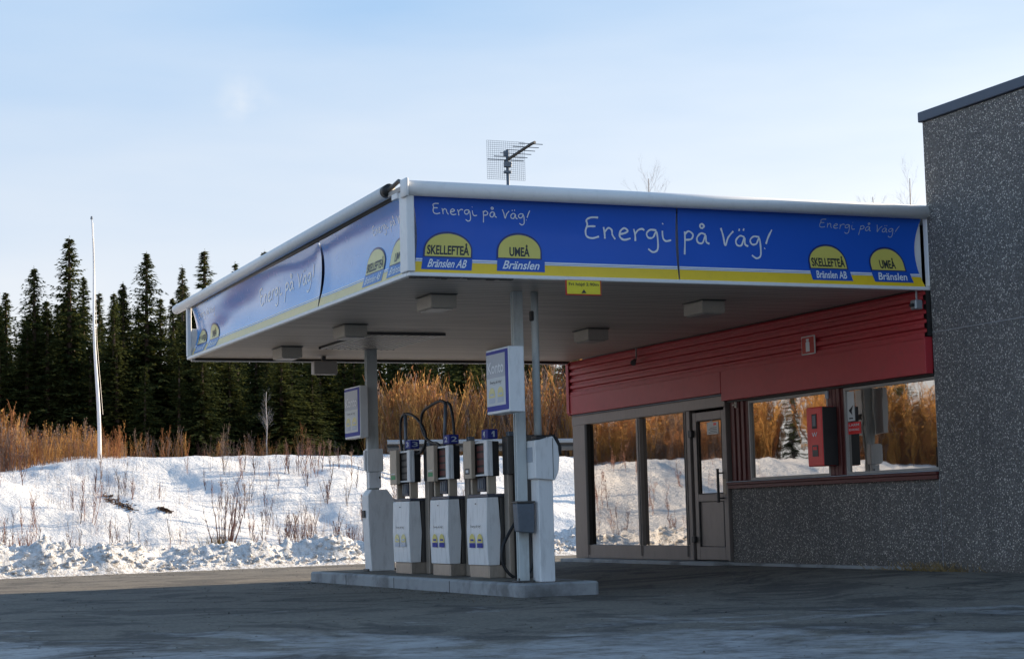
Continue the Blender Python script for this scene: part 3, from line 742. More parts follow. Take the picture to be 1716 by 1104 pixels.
# roof gutter pipe etc hidden; lamps under the soffit
def ceiling_light(x, y, label, w_=0.30, l_=0.46, h_=0.155, ztop=3.163):
    t = thing('ceiling_light', label, 'ceiling light', (x, y, ztop), 'box lights under the canopy')
    m = MB(); m.box(x, x+w_, y, y+l_, ztop-h_, ztop-0.012, 'fixture', 0.008); link_mesh('housing', m, t)
    m = MB(); m.box(x+0.03, x+w_-0.03, y+0.03, y+l_-0.03, ztop-h_-0.012, ztop-h_+0.002, 'fixturedark', 0.004); link_mesh('lens', m, t)
    m = MB(); m.box(x-0.012, x+w_+0.012, y-0.012, y+l_+0.012, ztop-0.011, ztop, 'dark_steel', 0.002); link_mesh('mounting_rim', m, t)
    return t
L0 = ceiling_light(0.77, 1.45, 'beige box light nearest the corner of the two blue banners')
for p, lab in (((0.80, 4.62), 'beige box light beside the slatted grille, middle of the left row'),
               ((0.84, 7.60), 'beige box light at the far left end of the canopy ceiling'),
               ((4.10, 1.41), 'beige box light near the front, above the glazed shop windows'),
               ((4.15, 4.62), 'beige box light right of the tall grey pipe, middle of the right row'),
               ((4.20, 7.75), 'beige box light at the far end by the red band')):
    dup(L0, (p[0], p[1], 3.163), lab)
t = thing('rear_floodlight', 'dark grey square floodlight hanging below the rear canopy edge', 'floodlight', (1.92, 9.1, 3.12))
m = MB(); m.box(1.74, 2.10, 9.02, 9.18, 2.89, 3.09, 'fixturedark', 0.01); link_mesh('housing', m, t)
m = MB(); m.box(1.88, 1.94, 9.07, 9.12, 3.09, 3.163, 'dark_steel', 0.003); link_mesh('bracket', m, t)

# clearance sign
t = thing('clearance_sign', 'small yellow clearance sign with red border hanging under the front banner', 'sign', (1.91, -0.03, 3.14))
m = MB(); m.box(1.70, 2.11, -0.045, -0.035, 2.985, 3.144, 'rededge', 0.002); link_mesh('border', m, t)
m = MB(); m.box(1.715, 2.095, -0.049, -0.0455, 2.998, 3.140, 'bright', 0.001); link_mesh('panel', m, t)
m = MB(); v2, f2 = fit_text('Fri höjd 2.90m', 1.735, 2.075, 3.075, 3.118, 0, 0.012); m.add([(u, -0.0515, z) for u, z in v2], f2, 'ink'); link_mesh('lettering', m, t); m = MB()
m.add([(1.875, -0.0515, 3.008), (1.935, -0.0515, 3.008), (1.905, -0.0515, 3.048)], [(0, 1, 2)], 'ink'); link_mesh('arrow_mark', m, t)

# ------------------------------------------------------------------ pump island
m = MB()
m.prism([(1.47, 0.86), (1.50, 0.80), (2.37, 0.80), (2.405, 0.86), (2.405, 8.52), (1.52, 8.52), (1.47, 8.46)], 'z', -0.35, 0.014, 'concrete', 0.02)
for k in range(3):
    y = 2.9+k*1.95; m.box(1.466, 1.472, y, y+0.008, -0.3, 0.0, 'rubber', 0)
m.box(1.60, 2.28, 0.95, 8.4, 0.0, 0.019, 'asphalt', 0.004)
single('pump_island', m, 'long low concrete kerb island carrying the fuel pumps', 'kerb island', (1.94, 4.9, -0.13))

U = 1.168  # island, pumps and terminal scaled about the camera by this; origins baked in
def two_logos(mb, x, y0, y1, z0, z1, off=0.0, fade=False, only=None):
    """small pair of sun emblems on a face at x looking to -X; y0 > y1 (reads from far to near)"""
    w_ = (y1-y0)
    for k in ((0, 1) if only is None else (only,)):
        a = y0+w_*(0.0 if k == 0 else 0.58); b = a+w_*0.42; zb = z0+(z1-z0)*0.33
        mb.quad((x, a, z0), (x, b, z0), (x, b, zb), (x, a, zb), 'lettergrey' if fade else 'navysign')
        c = (a+b)/2; r = (b-a)/2*0.95; n = 10
        pts = [(x, c-r, zb+0.004), (x, c+r, zb+0.004)] + [(x, c+r*cos(pi*i/n), zb+(z1-zb)*0.35+(z1-zb)*0.65*sin(pi*i/n)) for i in range(n+1)]
        mb.add(pts, [tuple(range(len(pts)))], 'fsun' if fade else 'sunyellow')
        mb.quad((x-0.0012, c-r*0.6, zb+(z1-zb)*0.22), (x-0.0012, c+r*0.6, zb+(z1-zb)*0.22), (x-0.0012, c+r*0.6, zb+(z1-zb)*0.42), (x-0.0012, c-r*0.6, zb+(z1-zb)*0.42), 'navysign' if not fade else 'lettergrey')
def scribble(mb, x, y0, y1, zc, xh, mat='ink', wd=0.004):
    for L, Rr in handwriting('Energi på Väg!', 0, 1, 0, 0, 1, 0.001):
        pts = [(y0+(y1-y0)*((a.x+b.x)/2), zc+((a.y+b.y)/2)*xh) for a, b in zip(L, Rr)]
        k = len(pts); vs = []
        for i, (y, z) in enumerate(pts):
            y2, z2 = pts[min(i+1, k-1)]; y1_, z1_ = pts[max(i-1, 0)]
            d = Vector((y2-y1_, z2-z1_)); d = d.normalized() if d.length > 1e-9 else Vector((1, 0)); n_ = Vector((-d.y, d.x))*wd/2
            vs.append((x, y+n_.x, z+n_.y)); vs.append((x, y-n_.x, z-n_.y))
        mb.add(vs, [(2*i, 2*i+2, 2*i+3, 2*i+1) for i in range(k-1)], mat)

def make_pump(loc, number, label, kind):
    X, Y, Z = loc
    t = thing('fuel_pump', label, 'fuel pump', loc, 'fuel pumps on the island')
    w_ = 0.54*U
    def bx(m, x0, x1, y0, y1, z0, z1, mat, bev=0.006): m.box(X+x0*U, X+x1*U, Y+y0*U, Y+y1*U, Z+z0*U, Z+z1*U, mat, bev)
    m = MB(); bx(m, 0.015, 0.34, 0.01, 0.53, 0.0, 0.125, 'steel'); link_mesh('plinth', m, t)
    # white folded skin, a little wider at mid height
    m = MB(); m.prism([(X-0.0*U, Z+0.125*U), (X-0.012*U, Z+0.45*U), (X+0.0*U, Z+0.80*U), (X+0.125*U, Z+0.80*U), (X+0.145*U, Z+0.45*U), (X+0.125*U, Z+0.125*U)], 'y', Y, Y+0.54*U, 'white', 0.006)
    cab = link_mesh('cabinet', m, t)
    m = MB(); bx(m, -0.0155, -0.0125, 0.26, 0.29, 0.735, 0.745, 'black', 0.001); link_mesh('lock', m, cab); m = MB()
    xx = X-0.0145*U
    scribble(m, xx-0.002, Y+0.42*U, Y+0.14*U, Z+0.505*U, 0.012*U)
    for k in (0, 1):
        m2 = MB(); two_logos(m2, xx-0.0015, Y+0.46*U, Y+0.10*U, Z+0.30*U, Z+0.44*U, fade=(number == '3'), only=k); link_mesh('sun_emblem', m2, cab)
    link_mesh('slogan_print', m, cab)
    m = MB(); bx(m, 0.01, 0.34, 0.0, 0.54, 0.803, 0.835, 'cap'); link_mesh('cap', m, t)
    m = MB(); bx(m, 0.146, 0.34, 0.01, 0.53, 0.126, 0.802, 'dark_steel'); link_mesh('inner_body', m, t)
    for y0, y1 in ((0.46, 0.50), (0.03, 0.075)):
        m = MB(); bx(m, 0.03, 0.12, y0, y1, 0.836, 1.03, 'tan', 0.004); link_mesh('post', m, t)
    m = MB(); bx(m, 0.06, 0.16, 0.20, 0.40, 0.86, 1.01, 'cap'); 
    for k in range(3): bx(m, 0.052, 0.0595, 0.23+0.05*k, 0.26+0.05*k, 0.89, 0.99, 'galvdark', 0.002)
    link_mesh('nozzle_holder', m, t)
    # head: dark box with pale framed display and tan side panel
    m = MB(); bx(m, 0.03, 0.155, 0.02, 0.52, 1.01, 1.36, 'black', 0.01)
    hd = link_mesh('display_head', m, t)
    m = MB()
    yl, yr = 0.52, 0.05
    bx(m, 0.015, 0.029, yr, yl, 1.345, 1.365, 'white', 0.003); bx(m, 0.015, 0.029, yr, yl, 1.015, 1.033, 'white', 0.003)
    bx(m, 0.0, 0.029, -0.035, 0.055, 1.012, 1.368, 'white', 0.006); bx(m, 0.03, 0.06, -0.037, 0.0195, 1.012, 1.368, 'white', 0.004)
    link_mesh('display_frame', m, hd)
    m = MB()
    for k in range(4): bx(m, 0.0255, 0.0295, 0.07, 0.30, 1.055+k*0.072, 1.105+k*0.072, 'redframe' if kind != 3 else 'dark_steel', 0.002)
    link_mesh('display_window', m, hd)
    m = MB(); bx(m, -0.035, 0.012, 0.315, 0.53, 0.995, 1.38, 'tan', 0.006)
    lb = {'3': 'green', '2': 'green', '1': 'ink'}[number]
    sp = link_mesh('side_panel', m, t)
    m = MB()
    if lb == 'green': bx(m, -0.038, -0.0355, 0.35, 0.49, 1.05, 1.095, 'green', 0.001); bx(m, -0.0385, -0.0357, 0.36, 0.48, 1.11, 1.118, 'letter', 0.0)
    else: bx(m, -0.038, -0.0355, 0.36, 0.48, 1.04, 1.10, 'ink', 0.001); bx(m, -0.040, -0.0382, 0.385, 0.455, 1.055, 1.085, 'paper', 0.0)
    link_mesh('price_label', m, sp)
    # number sign: navy box, digit on the two faces
    z0, z1 = (1.382, 1.478)
    m = MB(); bx(m, 0.015, 0.125, -0.03, 0.14, z0, z1, 'navy'); sg = link_mesh('number_sign', m, t)
    m = MB()
    v2, f2 = fit_text(number, 0.05, 0.12, z0+0.02, z1-0.02, 0, 0.01) if number != '1' else ([(0.070, z1-0.038), (0.088, z1-0.018), (0.104, z1-0.018), (0.104, z0+0.018), (0.086, z0+0.018), (0.086, z1-0.042), (0.072, z1-0.050)], [(0, 1, 2, 3, 4, 5, 6)])
    m.add([(X+(u-0.015)*U, Y-0.0335*U, Z+z*U) for u, z in v2], f2, 'lettergrey'); link_mesh('digit', m, sg); m = MB()
    v2, f2 = fit_text(number, 0.11, 0.03, z0+0.02, z1-0.02, 0, 0.02) if number != '1' else ([(0.10, z1-0.045), (0.08, z1-0.02), (0.055, z1-0.02), (0.055, z0+0.02), (0.08, z0+0.02), (0.08, z1-0.052), (0.10, z1-0.062)], [(0, 1, 2, 3, 4, 5, 6)])
    m.add([(X+(0.015-0.0035)*U, Y+(u-0.015)*U, Z+z*U) for u, z in v2], f2, 'lettergrey')
    link_mesh('digit', m, sg)
    # tall steel hose column beside the cabinet
    m = MB(); bx(m, 0.18, 0.235, -0.13, -0.02, 0.0, 1.40, 'steel', 0.004); bx(m, 0.17, 0.30, -0.16, -0.02, 1.02, 1.40, 'dark_steel', 0.006)
    bx(m, 0.236, 0.30, -0.12, -0.03, 0.0, 1.018, 'dark_steel', 0.004); bx(m, 0.20, 0.27, -0.12, -0.05, 1.401, 1.45, 'galvdark', 0.008)
    link_mesh('hose_column', m, t)
    return t
def hose_on(t, pts, mast=None, extra=None):
    if mast:
        m = MB(); m.tube(mast, 0.022, 'galvdark', 10); m.tube([mast[-1], Vector(mast[-1])+Vector((0, 0.0, 0.02))], 0.03, 'black', 8); link_mesh('hose_mast', m, t, smooth=True)
    for p in pts:
        m = MB(); m.tube(smooth_pts(p, 8), 0.019, 'black', 8); link_mesh('hose', m, t, smooth=True)
px0 = 1.903; pz0 = 0.019
p3 = make_pump((px0, 5.437, pz0), '3', 'fuel pump numbered 3, farthest, with a D-shaped black hose loop above it', 3)
p2 = make_pump((px0, 4.024, pz0), '2', 'fuel pump numbered 2, the middle one, with hose arched from its tall mast', 2)
p1 = make_pump((px0, 2.763, pz0), '1', 'fuel pump numbered 1, nearest the pillar with the white sign box', 1)
def yz(x, pts): return [(x, y, z) for y, z in pts]
# hose geometry in the plane of the pump row
HX = px0+0.10
P3H = [yz(HX, [(5.93, 1.55), (6.00, 1.80), (5.98, 2.02), (5.85, 2.10), (5.62, 2.09), (5.36, 2.02), (5.14, 1.90), (5.04, 1.78), (5.08, 1.66), (5.22, 1.58), (5.42, 1.56), (5.62, 1.57)])]
hose_on(p3, P3H, [(HX, 5.80, 1.50), (HX, 5.80, 2.10)])
P2H = [yz(HX, [(4.28, 2.15), (4.48, 2.19), (4.80, 2.16), (5.10, 2.10), (5.20, 1.98), (5.16, 1.86), (5.00, 1.74), (4.80, 1.68), (4.62, 1.66), (4.48, 1.58), (4.42, 1.42)]),
       yz(HX+0.02, [(4.28, 2.16), (4.18, 2.10), (4.10, 1.92), (4.08, 1.72), (4.08, 1.60)])]
hose_on(p2, P2H, [(HX, 4.38, 1.55), (HX, 4.30, 2.14)])
hx1 = 2.36
m = MB(); m.tube([(hx1+0.06, 3.02, 1.55), (hx1+0.06, 3.02, 2.25)], 0.035, 'galvdark', 10); link_mesh('hose_mast', m, p1, smooth=True)
m = MB(); m.box(2.18, 2.26, 2.42, 2.53, 0.02, 1.66, 'steel', 0.004); m.box(2.261, 2.40, 2.40, 2.62, 0.02, 1.66, 'dark_steel', 0.005); link_mesh('hose_column', m, p1)
m = MB(); m.tube(smooth_pts([(2.24, 2.36, 2.1), (2.20, 2.34, 1.85), (2.17, 2.32, 1.4), (2.17, 2.31, 0.95), (2.19, 2.30, 0.72), (2.22, 2.26, 0.50), (2.24, 2.22, 0.25), (2.14, 2.18, 0.06), (1.97, 2.18, 0.045), (1.86, 2.20, 0.18), (1.86, 2.22, 0.36), (1.98, 2.28, 0.55), (2.13, 2.32, 0.74)], 8), 0.019, 'black', 8); link_mesh('hose', m, p1, smooth=True)

# payment terminal on its post (near end of the island), with the cable conduit
tx, ty = 1.763, 0.93
t = thing('payment_terminal', 'white payment terminal with round-backed head on a white post at the near island end', 'payment terminal', (1.89, 1.05, 0.019))
m = MB(); m.prism([(tx+0.0, 0.94), (tx+0.175, 0.94), (tx+0.175, 1.14), (tx+0.0, 1.14)], 'z', 0.019, 1.12, 'white', 0.008); link_mesh('post', m, t)
m = MB(); m.prism([(tx-0.04, 1.12), (tx+0.19, 1.10), (tx+0.235, 1.20), (tx+0.248, 1.34), (tx+0.235, 1.47), (tx+0.175, 1.575), (tx+0.05, 1.54), (tx-0.04, 1.53)], 'y', 0.91, 1.20, 'white', 0.008)
hd = link_mesh('head', m, t)
m = MB(); m.box(tx+0.165, tx+0.169, 0.904, 0.9085, 1.12, 1.55, 'rubber', 0); m.box(tx-0.0445, tx-0.0415, 0.98, 1.18, 1.30, 1.46, 'palegrey', 0.001); link_mesh('panel_seam', m, hd)
m = MB(); m.prism([(tx+0.24, 1.38), (tx+0.28, 1.37), (tx+0.285, 1.46), (tx+0.24, 1.56), (tx+0.185, 1.60), (tx+0.225, 1.50)], 'y', 0.93, 1.17, 'black', 0.006)
m.box(tx+0.02, tx+0.14, 1.0, 1.15, 1.54, 1.59, 'black', 0.01); link_mesh('dark_hood', m, hd)
m = MB(); m.tube([(tx+0.075, 1.08, 1.56), (tx+0.08, 1.10, 2.2), (tx+0.10, 1.14, 2.95), (tx+0.105, 1.15, 3.163)], 0.042, 'pillar', 14); cd = link_mesh('conduit', m, t, smooth=True)
m = MB(); m.box(tx+0.035, tx+0.07, 1.09, 1.15, 2.84, 2.95, 'black', 0.008); link_mesh('clamp', m, cd)

# bin on the near pillar
t = thing('paper_bin', 'grey metal paper bin hanging on the near pillar between hose and terminal', 'bin', (1.63, 1.05, 0.5))
m = MB(); m.prism([(1.545, 0.56), (1.725, 0.54), (1.735, 0.86), (1.53, 0.86)], 'y', 0.985, 1.115, 'galvdark', 0.008); link_mesh('body', m, t)
m = MB(); m.box(1.523, 1.742, 0.978, 1.117, 0.862, 0.885, 'dark_steel', 0.005); link_mesh('lid', m, t)

# sign boxes on the pillars
def sign_box(x0, x1, y0, y1, z0, z1, label, konto=True):
    t = thing('price_sign_box', label, 'sign', ((x0+x1)/2, (y0+y1)/2, z0))
    m = MB(); m.box(x0, x1, y0, y1, z0, z1, 'white', 0.008); link_mesh('housing', m, t)
    m = MB(); xf_ = x0-0.004; a, b = y1-0.012, y0+0.012
    m.box(xf_, x0-0.0005, b, a, z0+0.03, z1-0.02, 'navysign', 0.001)
    fp = link_mesh('blue_border', m, t)
    m = MB(); H = z1-z0; Wd = a-b
    ya, yb = a-0.006, b+0.10*Wd+0.012
    zz0, zz1 = z0+0.085, z1-0.055; zm = zz0+(zz1-zz0)*0.54
    x_ = xf_-0.002
    m.quad((x_, ya, zz0), (x_, yb, zz0), (x_, yb, zm), (x_, ya, zm), 'paper'); m.quad((x_, ya, zm), (x_, yb, zm), (x_, yb, zz1), (x_, ya, zz1), 'palegrey')
    v2, f2 = fit_text('Konto', ya-0.04, yb+0.04, zm+0.045, zm+0.17, 0, 0.015); m.add([(x_-0.0025, u, z) for u, z in v2], f2, 'letter')
    scribble(m, x_-0.0025, ya-0.10, yb+0.10, zz0+(zm-zz0)*0.80, 0.016)
    two_logos(m, x_-0.002, ya-0.06, yb+0.05, zz0+0.03, zz0+(zm-zz0)*0.66, fade=True)
    link_mesh('sign_face', m, fp)
    m = MB(); m.box(x1+0.001, x1+0.06, y1-0.16, y1-0.06, z0+0.25, z0+0.33, 'dark_steel', 0.003); link_mesh('bracket', m, t)
    return t
sign_box(1.25, 1.43, 0.46, 1.08, 1.81, 2.50, 'white box sign with blue border on the near pillar, beside the tall pipe')
m = MB(); m.box(1.431, 1.584, 1.00, 1.06, 1.9, 2.4, 'dark_steel', 0.003); 
sign_box(1.925, 2.045, 7.46, 8.16, 1.88, 2.61, 'white box sign with blue border on the far pillar above a white cabinet')
# steel arm that carries the near sign (part of the canopy pillar)
m = MB(); m.box(1.4305, 1.60, 1.085, 1.119, 1.95, 2.02, 'pillar', 0.003); m.box(1.4305, 1.60, 1.085, 1.119, 2.30, 2.37, 'pillar', 0.003); part('sign_arm', m, can)

# cabinet at the far pillar, with small boxes above
t = thing('card_terminal_cabinet', 'white floor cabinet with sloped top edge at the foot of the far pillar', 'cabinet', (2.2, 7.55, 0.019))
m = MB(); m.prism([(2.01, 0.019), (2.35, 0.019), (2.385, 0.98), (2.26, 1.145), (2.03, 1.145), (1.975, 1.07), (1.975, 0.75)], 'y', 7.33, 7.60, 'white', 0.01)
cb = link_mesh('body', m, t)
m = MB(); m.box(1.955, 1.972, 7.44, 7.56, 0.76, 0.86, 'black', 0.004); m.box(1.99, 2.005, 7.42, 7.58, 1.065, 1.085, 'black', 0.002); link_mesh('card_slot', m, cb)
m = MB(); m.box(1.98, 2.44, 7.42, 7.60, 0.0195, 0.05, 'dark_steel', 0.004); link_mesh('base', m, t)
t = thing('switch_box', 'white switch box on the far pillar between the sign and the floor cabinet', 'switch box', (2.1, 7.55, 1.4))
m = MB(); m.box(2.03, 2.27, 7.50, 7.60, 1.40, 1.72, 'white', 0.008); link_mesh('cover', m, t)
m = MB(); m.box(2.00, 2.025, 7.52, 7.58, 1.42, 1.70, 'white', 0.004); link_mesh('side_flap', m, t)
m = MB(); m.box(2.20, 2.22, 7.485, 7.499, 1.30, 1.33, 'black', 0.002); m.box(2.06, 2.24, 7.52, 7.60, 1.17, 1.395, 'white', 0.005); link_mesh('lower_cover', m, t)

# ------------------------------------------------------------------ things on the shop wall
t = thing('red_wall_box', 'bright red wall-mounted vending box with dark side between the two windows', 'vending box', (6.17, 2.25, 1.24))
m = MB(); m.box(6.05, 6.25, 2.05, 2.40, 1.24, 1.965, 'brightred', 0.012); bd = link_mesh('body', m, t)
m = MB(); m.box(6.058, 6.256, 2.03, 2.048, 1.245, 1.96, 'black', 0.003); link_mesh('side_plate', m, bd)
m = MB(); m.box(6.044, 6.0495, 2.16, 2.27, 1.70, 1.88, 'black', 0.004); m.box(6.041, 6.0435, 2.18, 2.25, 1.73, 1.86, 'galvdark', 0.002)
v2, f2 = fit_text('W', 2.28, 2.16, 1.60, 1.655, 0, 0.01); m.add([(6.0465, u, z) for u, z in v2], f2, 'letter')
m.box(6.044, 6.0495, 2.15, 2.28, 1.36, 1.50, 'ink', 0.004); m.box(6.041, 6.0435, 2.17, 2.26, 1.44, 1.48, 'brightred', 0.001); link_mesh('coin_slot', m, bd)
for z in (1.73, 1.79, 1.85): pass
t = thing('fire_extinguisher_sign', 'small square red sign with white fire extinguisher symbol on the ribbed band', 'sign', (6.14, 2.42, 2.65))
m = MB(); m.box(6.135, 6.148, 2.27, 2.58, 2.635, 2.865, 'paper', 0.002); link_mesh('panel', m, t)
m = MB(); m.box(6.131, 6.1345, 2.285, 2.565, 2.648, 2.852, 'rededge', 0.001); fpn = link_mesh('red_field', m, t)
m = MB(); xs_ = 6.1285
m.add([(xs_, 2.47, 2.67), (xs_, 2.38, 2.67), (xs_, 2.38, 2.78), (xs_, 2.40, 2.80), (xs_, 2.45, 2.80), (xs_, 2.47, 2.78)], [(0, 1, 2, 3, 4, 5)], 'letter'); m.box(6.1265, 6.1305, 2.395, 2.455, 2.803, 2.83, 'letter', 0); link_mesh('symbol', m, fpn)
# stickers in the right window
def sticker(y0, y1, z0, z1, mat, label, txt=None, mark=False):
    t = thing('window_sticker', label, 'sticker', (WX+0.04, (y0+y1)/2, z0))
    m = MB(); m.box(WX+0.0395, WX+0.0425, y0, y1, z0, z1, mat, 0); sh = link_mesh('sheet', m, t)
    m = MB(); xq = WX+0.0375
    if txt:
        for i, s in enumerate(txt):
            h = (z1-z0)/(len(txt)+0.6); zz = z1-h*(i+1); v2, f2 = fit_text(s, y1-0.03, y0+0.03, zz+0.006, zz+h*0.62, 0, 0.01); m.add([(xq, u, z) for u, z in v2], f2, 'letter')
    if mark:
        yc = (y0+y1)/2
        m.add([(xq, yc+0.045, z0+0.13), (xq, yc-0.055, z0+0.19), (xq, yc-0.02, z0+0.12), (xq, yc-0.03, z0+0.07), (xq, yc+0.01, z0+0.10)], [(0, 1, 2, 3, 4)], 'ink')
        m.box(xq-0.001, xq+0.001, yc-0.04, yc+0.04, z0+0.025, z0+0.04, 'ink', 0)
    if m.v: link_mesh('print', m, sh)
sticker(1.72, 1.87, 1.77, 2.13, 'paper', 'tall white sticker with a dark arrow mark at the left edge of the right window', None, True)
sticker(1.60, 1.88, 1.61, 1.755, 'brightred', 'small red sticker with white lettering low in the corner below the white one', ['LARM', 'BEVAKNING'])
t = thing('door_notice', 'small white paper notice taped high on the door glass', 'notice', (WX-0.004, 5.2, 1.77))
m = MB(); m.box(WX-0.006, WX-0.003, 5.01, 5.33, 1.78, 1.95, 'paper', 0); sh = link_mesh('sheet', m, t)
m = MB()
for k in range(4): m.box(WX-0.008, WX-0.0065, 5.05, 5.28-0.05*(k % 2), 1.80+k*0.022, 1.807+k*0.022, 'ink', 0)
m.box(WX-0.008, WX-0.0065, 5.06, 5.14, 1.90, 1.935, 'brightred', 0); link_mesh('print', m, sh)
m = MB(); m.box(WX-0.005, WX-0.003, 5.18, 5.24, 1.952, 1.99, 'palegrey', 0); link_mesh('tape', m, sh)
# wall camera under the right end of the canopy, small lamp hook to the left
t = thing('wall_camera', 'small grey camera unit hanging at the corner by the pebble wall', 'camera', (6.13, -0.06, 3.14))
m = MB(); m.box(6.06, 6.16, 0.01, 0.12, 2.93, 3.04, 'galv', 0.012); link_mesh('housing', m, t)
m = MB(); m.box(6.10, 6.12, 0.05, 0.07, 3.04, 3.163, 'galv', 0.003); link_mesh('bracket', m, t)
m = MB(); m.tube([(6.06, 0.06, 2.985), (6.02, 0.05, 2.975)], 0.022, 'black', 10); link_mesh('lens', m, t)
t = thing('wall_spotlight', 'tiny dark spotlight hanging over the far end of the red band', 'spotlight', (6.1, 7.1, 3.1))
m = MB(); m.tube([(6.10, 7.1, 3.163), (6.10, 7.1, 3.0), (6.06, 7.08, 2.95)], 0.012, 'fixturedark', 6); link_mesh('arm', m, t)
m = MB(); m.tube([(6.08, 7.12, 2.97), (6.02, 7.05, 2.92)], [0.03, 0.045], 'dark_steel', 8); link_mesh('shade', m, t)
t = thing('window_latch', 'small pale hook latch on the dark red post left of the windows', 'latch', (6.25, 4.47, 2.1))
m = MB(); m.box(6.235, 6.255, 4.45, 4.50, 2.10, 2.18, 'fixture', 0.004); m.box(6.22, 6.234, 4.46, 4.53, 2.13, 2.15, 'fixture', 0.003); link_mesh('hook', m, t)
t = thing('window_vent', 'small white vent plate at the top of the post between the windows', 'vent', (6.25, 2.2, 2.1))
m = MB(); m.box(6.235, 6.256, 2.19, 2.25, 2.07, 2.165, 'palegrey', 0.004); link_mesh('plate', m, t)
# things inside, seen through the glass
def shop_item(name, label, cat, x0, x1, y0, y1, z0, z1, mat, parts):
    t = thing(name, label, cat, ((x0+x1)/2, (y0+y1)/2, z0))
    m = MB(); m.box(x0, x1, y0, y1, z0, z1, mat, 0.01); link_mesh('body', m, t)
    for pn, a, mt in parts: m = MB(); m.box(*a, mt, 0.003); link_mesh(pn, m, t)
shop_item('counter', 'low grey shop counter standing inside behind the right window', 'counter', 7.3, 8.0, 0.3, 4.2, 0.045, 1.10, 'tealbox', [('counter_top', (7.27, 8.03, 0.27, 4.23, 1.103, 1.14), 'palegrey')])
shop_item('plastic_tub', 'blue-grey square tub on the counter behind the right window', 'tub', 7.45, 7.75, 2.55, 3.0, 1.142, 1.50, 'tealbox', [('rim', (7.43, 7.77, 2.53, 3.02, 1.502, 1.53), 'palegrey')])
shop_item('card_display', 'yellow-green card display on the counter beside the tub', 'display', 7.35, 7.42, 2.7, 3.6, 1.142, 1.30, 'greenbox', [('card_top', (7.34, 7.43, 2.9, 3.3, 1.303, 1.36), 'sunyellow')])
shop_item('carton', 'white carton with red stripe near the right end of the sill', 'carton', 6.50, 6.75, 0.45, 0.75, 1.142, 1.38, 'paper', [('stripe', (6.495, 6.7505, 0.445, 0.755, 1.23, 1.30), 'brightred')])
m = MB(); 
shop_item('refrigerator', 'tall grey refrigerator in the gloom behind the right window', 'refrigerator', 8.6, 9.3, 2.2, 3.2, 0.045, 2.1, 'palegrey', [('door', (8.57, 8.597, 2.23, 3.17, 0.1, 2.07), 'tealbox')])
shop_item('window_ledge_table', 'low table just inside the right window carrying the carton', 'table', 6.46, 6.9, 0.1, 1.2, 1.08, 1.138, 'fixture', [('leg', (6.55, 6.62, 0.2, 0.27, 0.045, 1.078), 'dark_steel'), ('leg', (6.55, 6.62, 1.0, 1.07, 0.045, 1.078), 'dark_steel')])

# ------------------------------------------------------------------ TV aerial on the roof
ax, ay = 2.80, 4.0
t = thing('tv_aerial', 'grey grid-backed television aerial on a short mast above the canopy roof', 'aerial', (ax, ay, 3.95))
m = MB(); m.tube([(ax, ay, 3.95), (ax+0.0, ay, 5.34)], 0.022, 'galvdark', 8); link_mesh('mast', m, t, smooth=True)
m = MB()
gx = [ax-0.26+0.026*i for i in range(21)]; gz = [4.97+0.026*i for i in range(20)]
for x in gx: m.tube([(x, ay+0.05, gz[0]), (x, ay+0.05, gz[-1])], 0.0022, 'galv', 3, False)
for z in gz: m.tube([(gx[0], ay+0.05, z), (gx[-1], ay+0.05, z)], 0.0022, 'galv', 3, False)
link_mesh('grid_reflector', m, t)
m = MB(); m.tube([(ax-0.02, ay+0.04, 5.20), (ax+0.18, ay-0.35, 5.36), (ax+0.20, ay-0.42, 5.37)], 0.020, 'dark_steel', 8)
for k in range(6):
    c_ = Vector((ax-0.01, ay+0.0, 5.21)).lerp(Vector((ax+0.18, ay-0.36, 5.36)), k/5); hw = 0.26-0.018*k
    m.tube([c_-Vector((hw, 0.0, 0)), c_+Vector((hw*0.9, 0.0, 0))], 0.005, 'galvdark', 4)
link_mesh('boom', m, t)
m = MB(); m.box(ax-0.045, ax+0.045, ay-0.03, ay+0.03, 5.12, 5.19, 'galvdark', 0.006); m.box(ax-0.05, ax+0.04, ay-0.025, ay+0.025, 5.04, 5.075, 'galvdark', 0.004); m.box(ax-0.05, ax-0.015, ay-0.02, ay+0.02, 5.26, 5.33, 'galvdark', 0.004); link_mesh('junction_box', m, t)

# ------------------------------------------------------------------ flagpole
fx, fy = 2.09, 28.0; fz = bank(fx, fy)-0.1
t = thing('flagpole', 'slender white flagpole without a flag on top of the snow bank', 'flagpole', (fx, fy, fz))
n = 14; pts = []; rad = []
for i in range(n+1):
    k = i/n; pts.append((fx-0.18*k+0.025*sin(k*9), fy, fz+(8.20-fz)*k)); rad.append(0.052*(1-k)+0.014*k)
m = MB(); m.tube(pts, rad, 'polewhite', 12); link_mesh('pole', m, t, smooth=True)
m = MB(); m.tube([(fx-0.18+0.01, fy, 8.20), (fx-0.17, fy, 8.27)], [0.035, 0.02], 'galvdark', 8); link_mesh('pole_cap', m, t)
m = MB(); m.tube([(fx+0.07, fy-0.08, fz+1.2), (pts[7][0]+0.05, fy-0.07, pts[7][2]), (pts[-1][0]+0.03, fy-0.03, 8.1)], 0.006, 'fixturedark', 4); link_mesh('halyard', m, t)

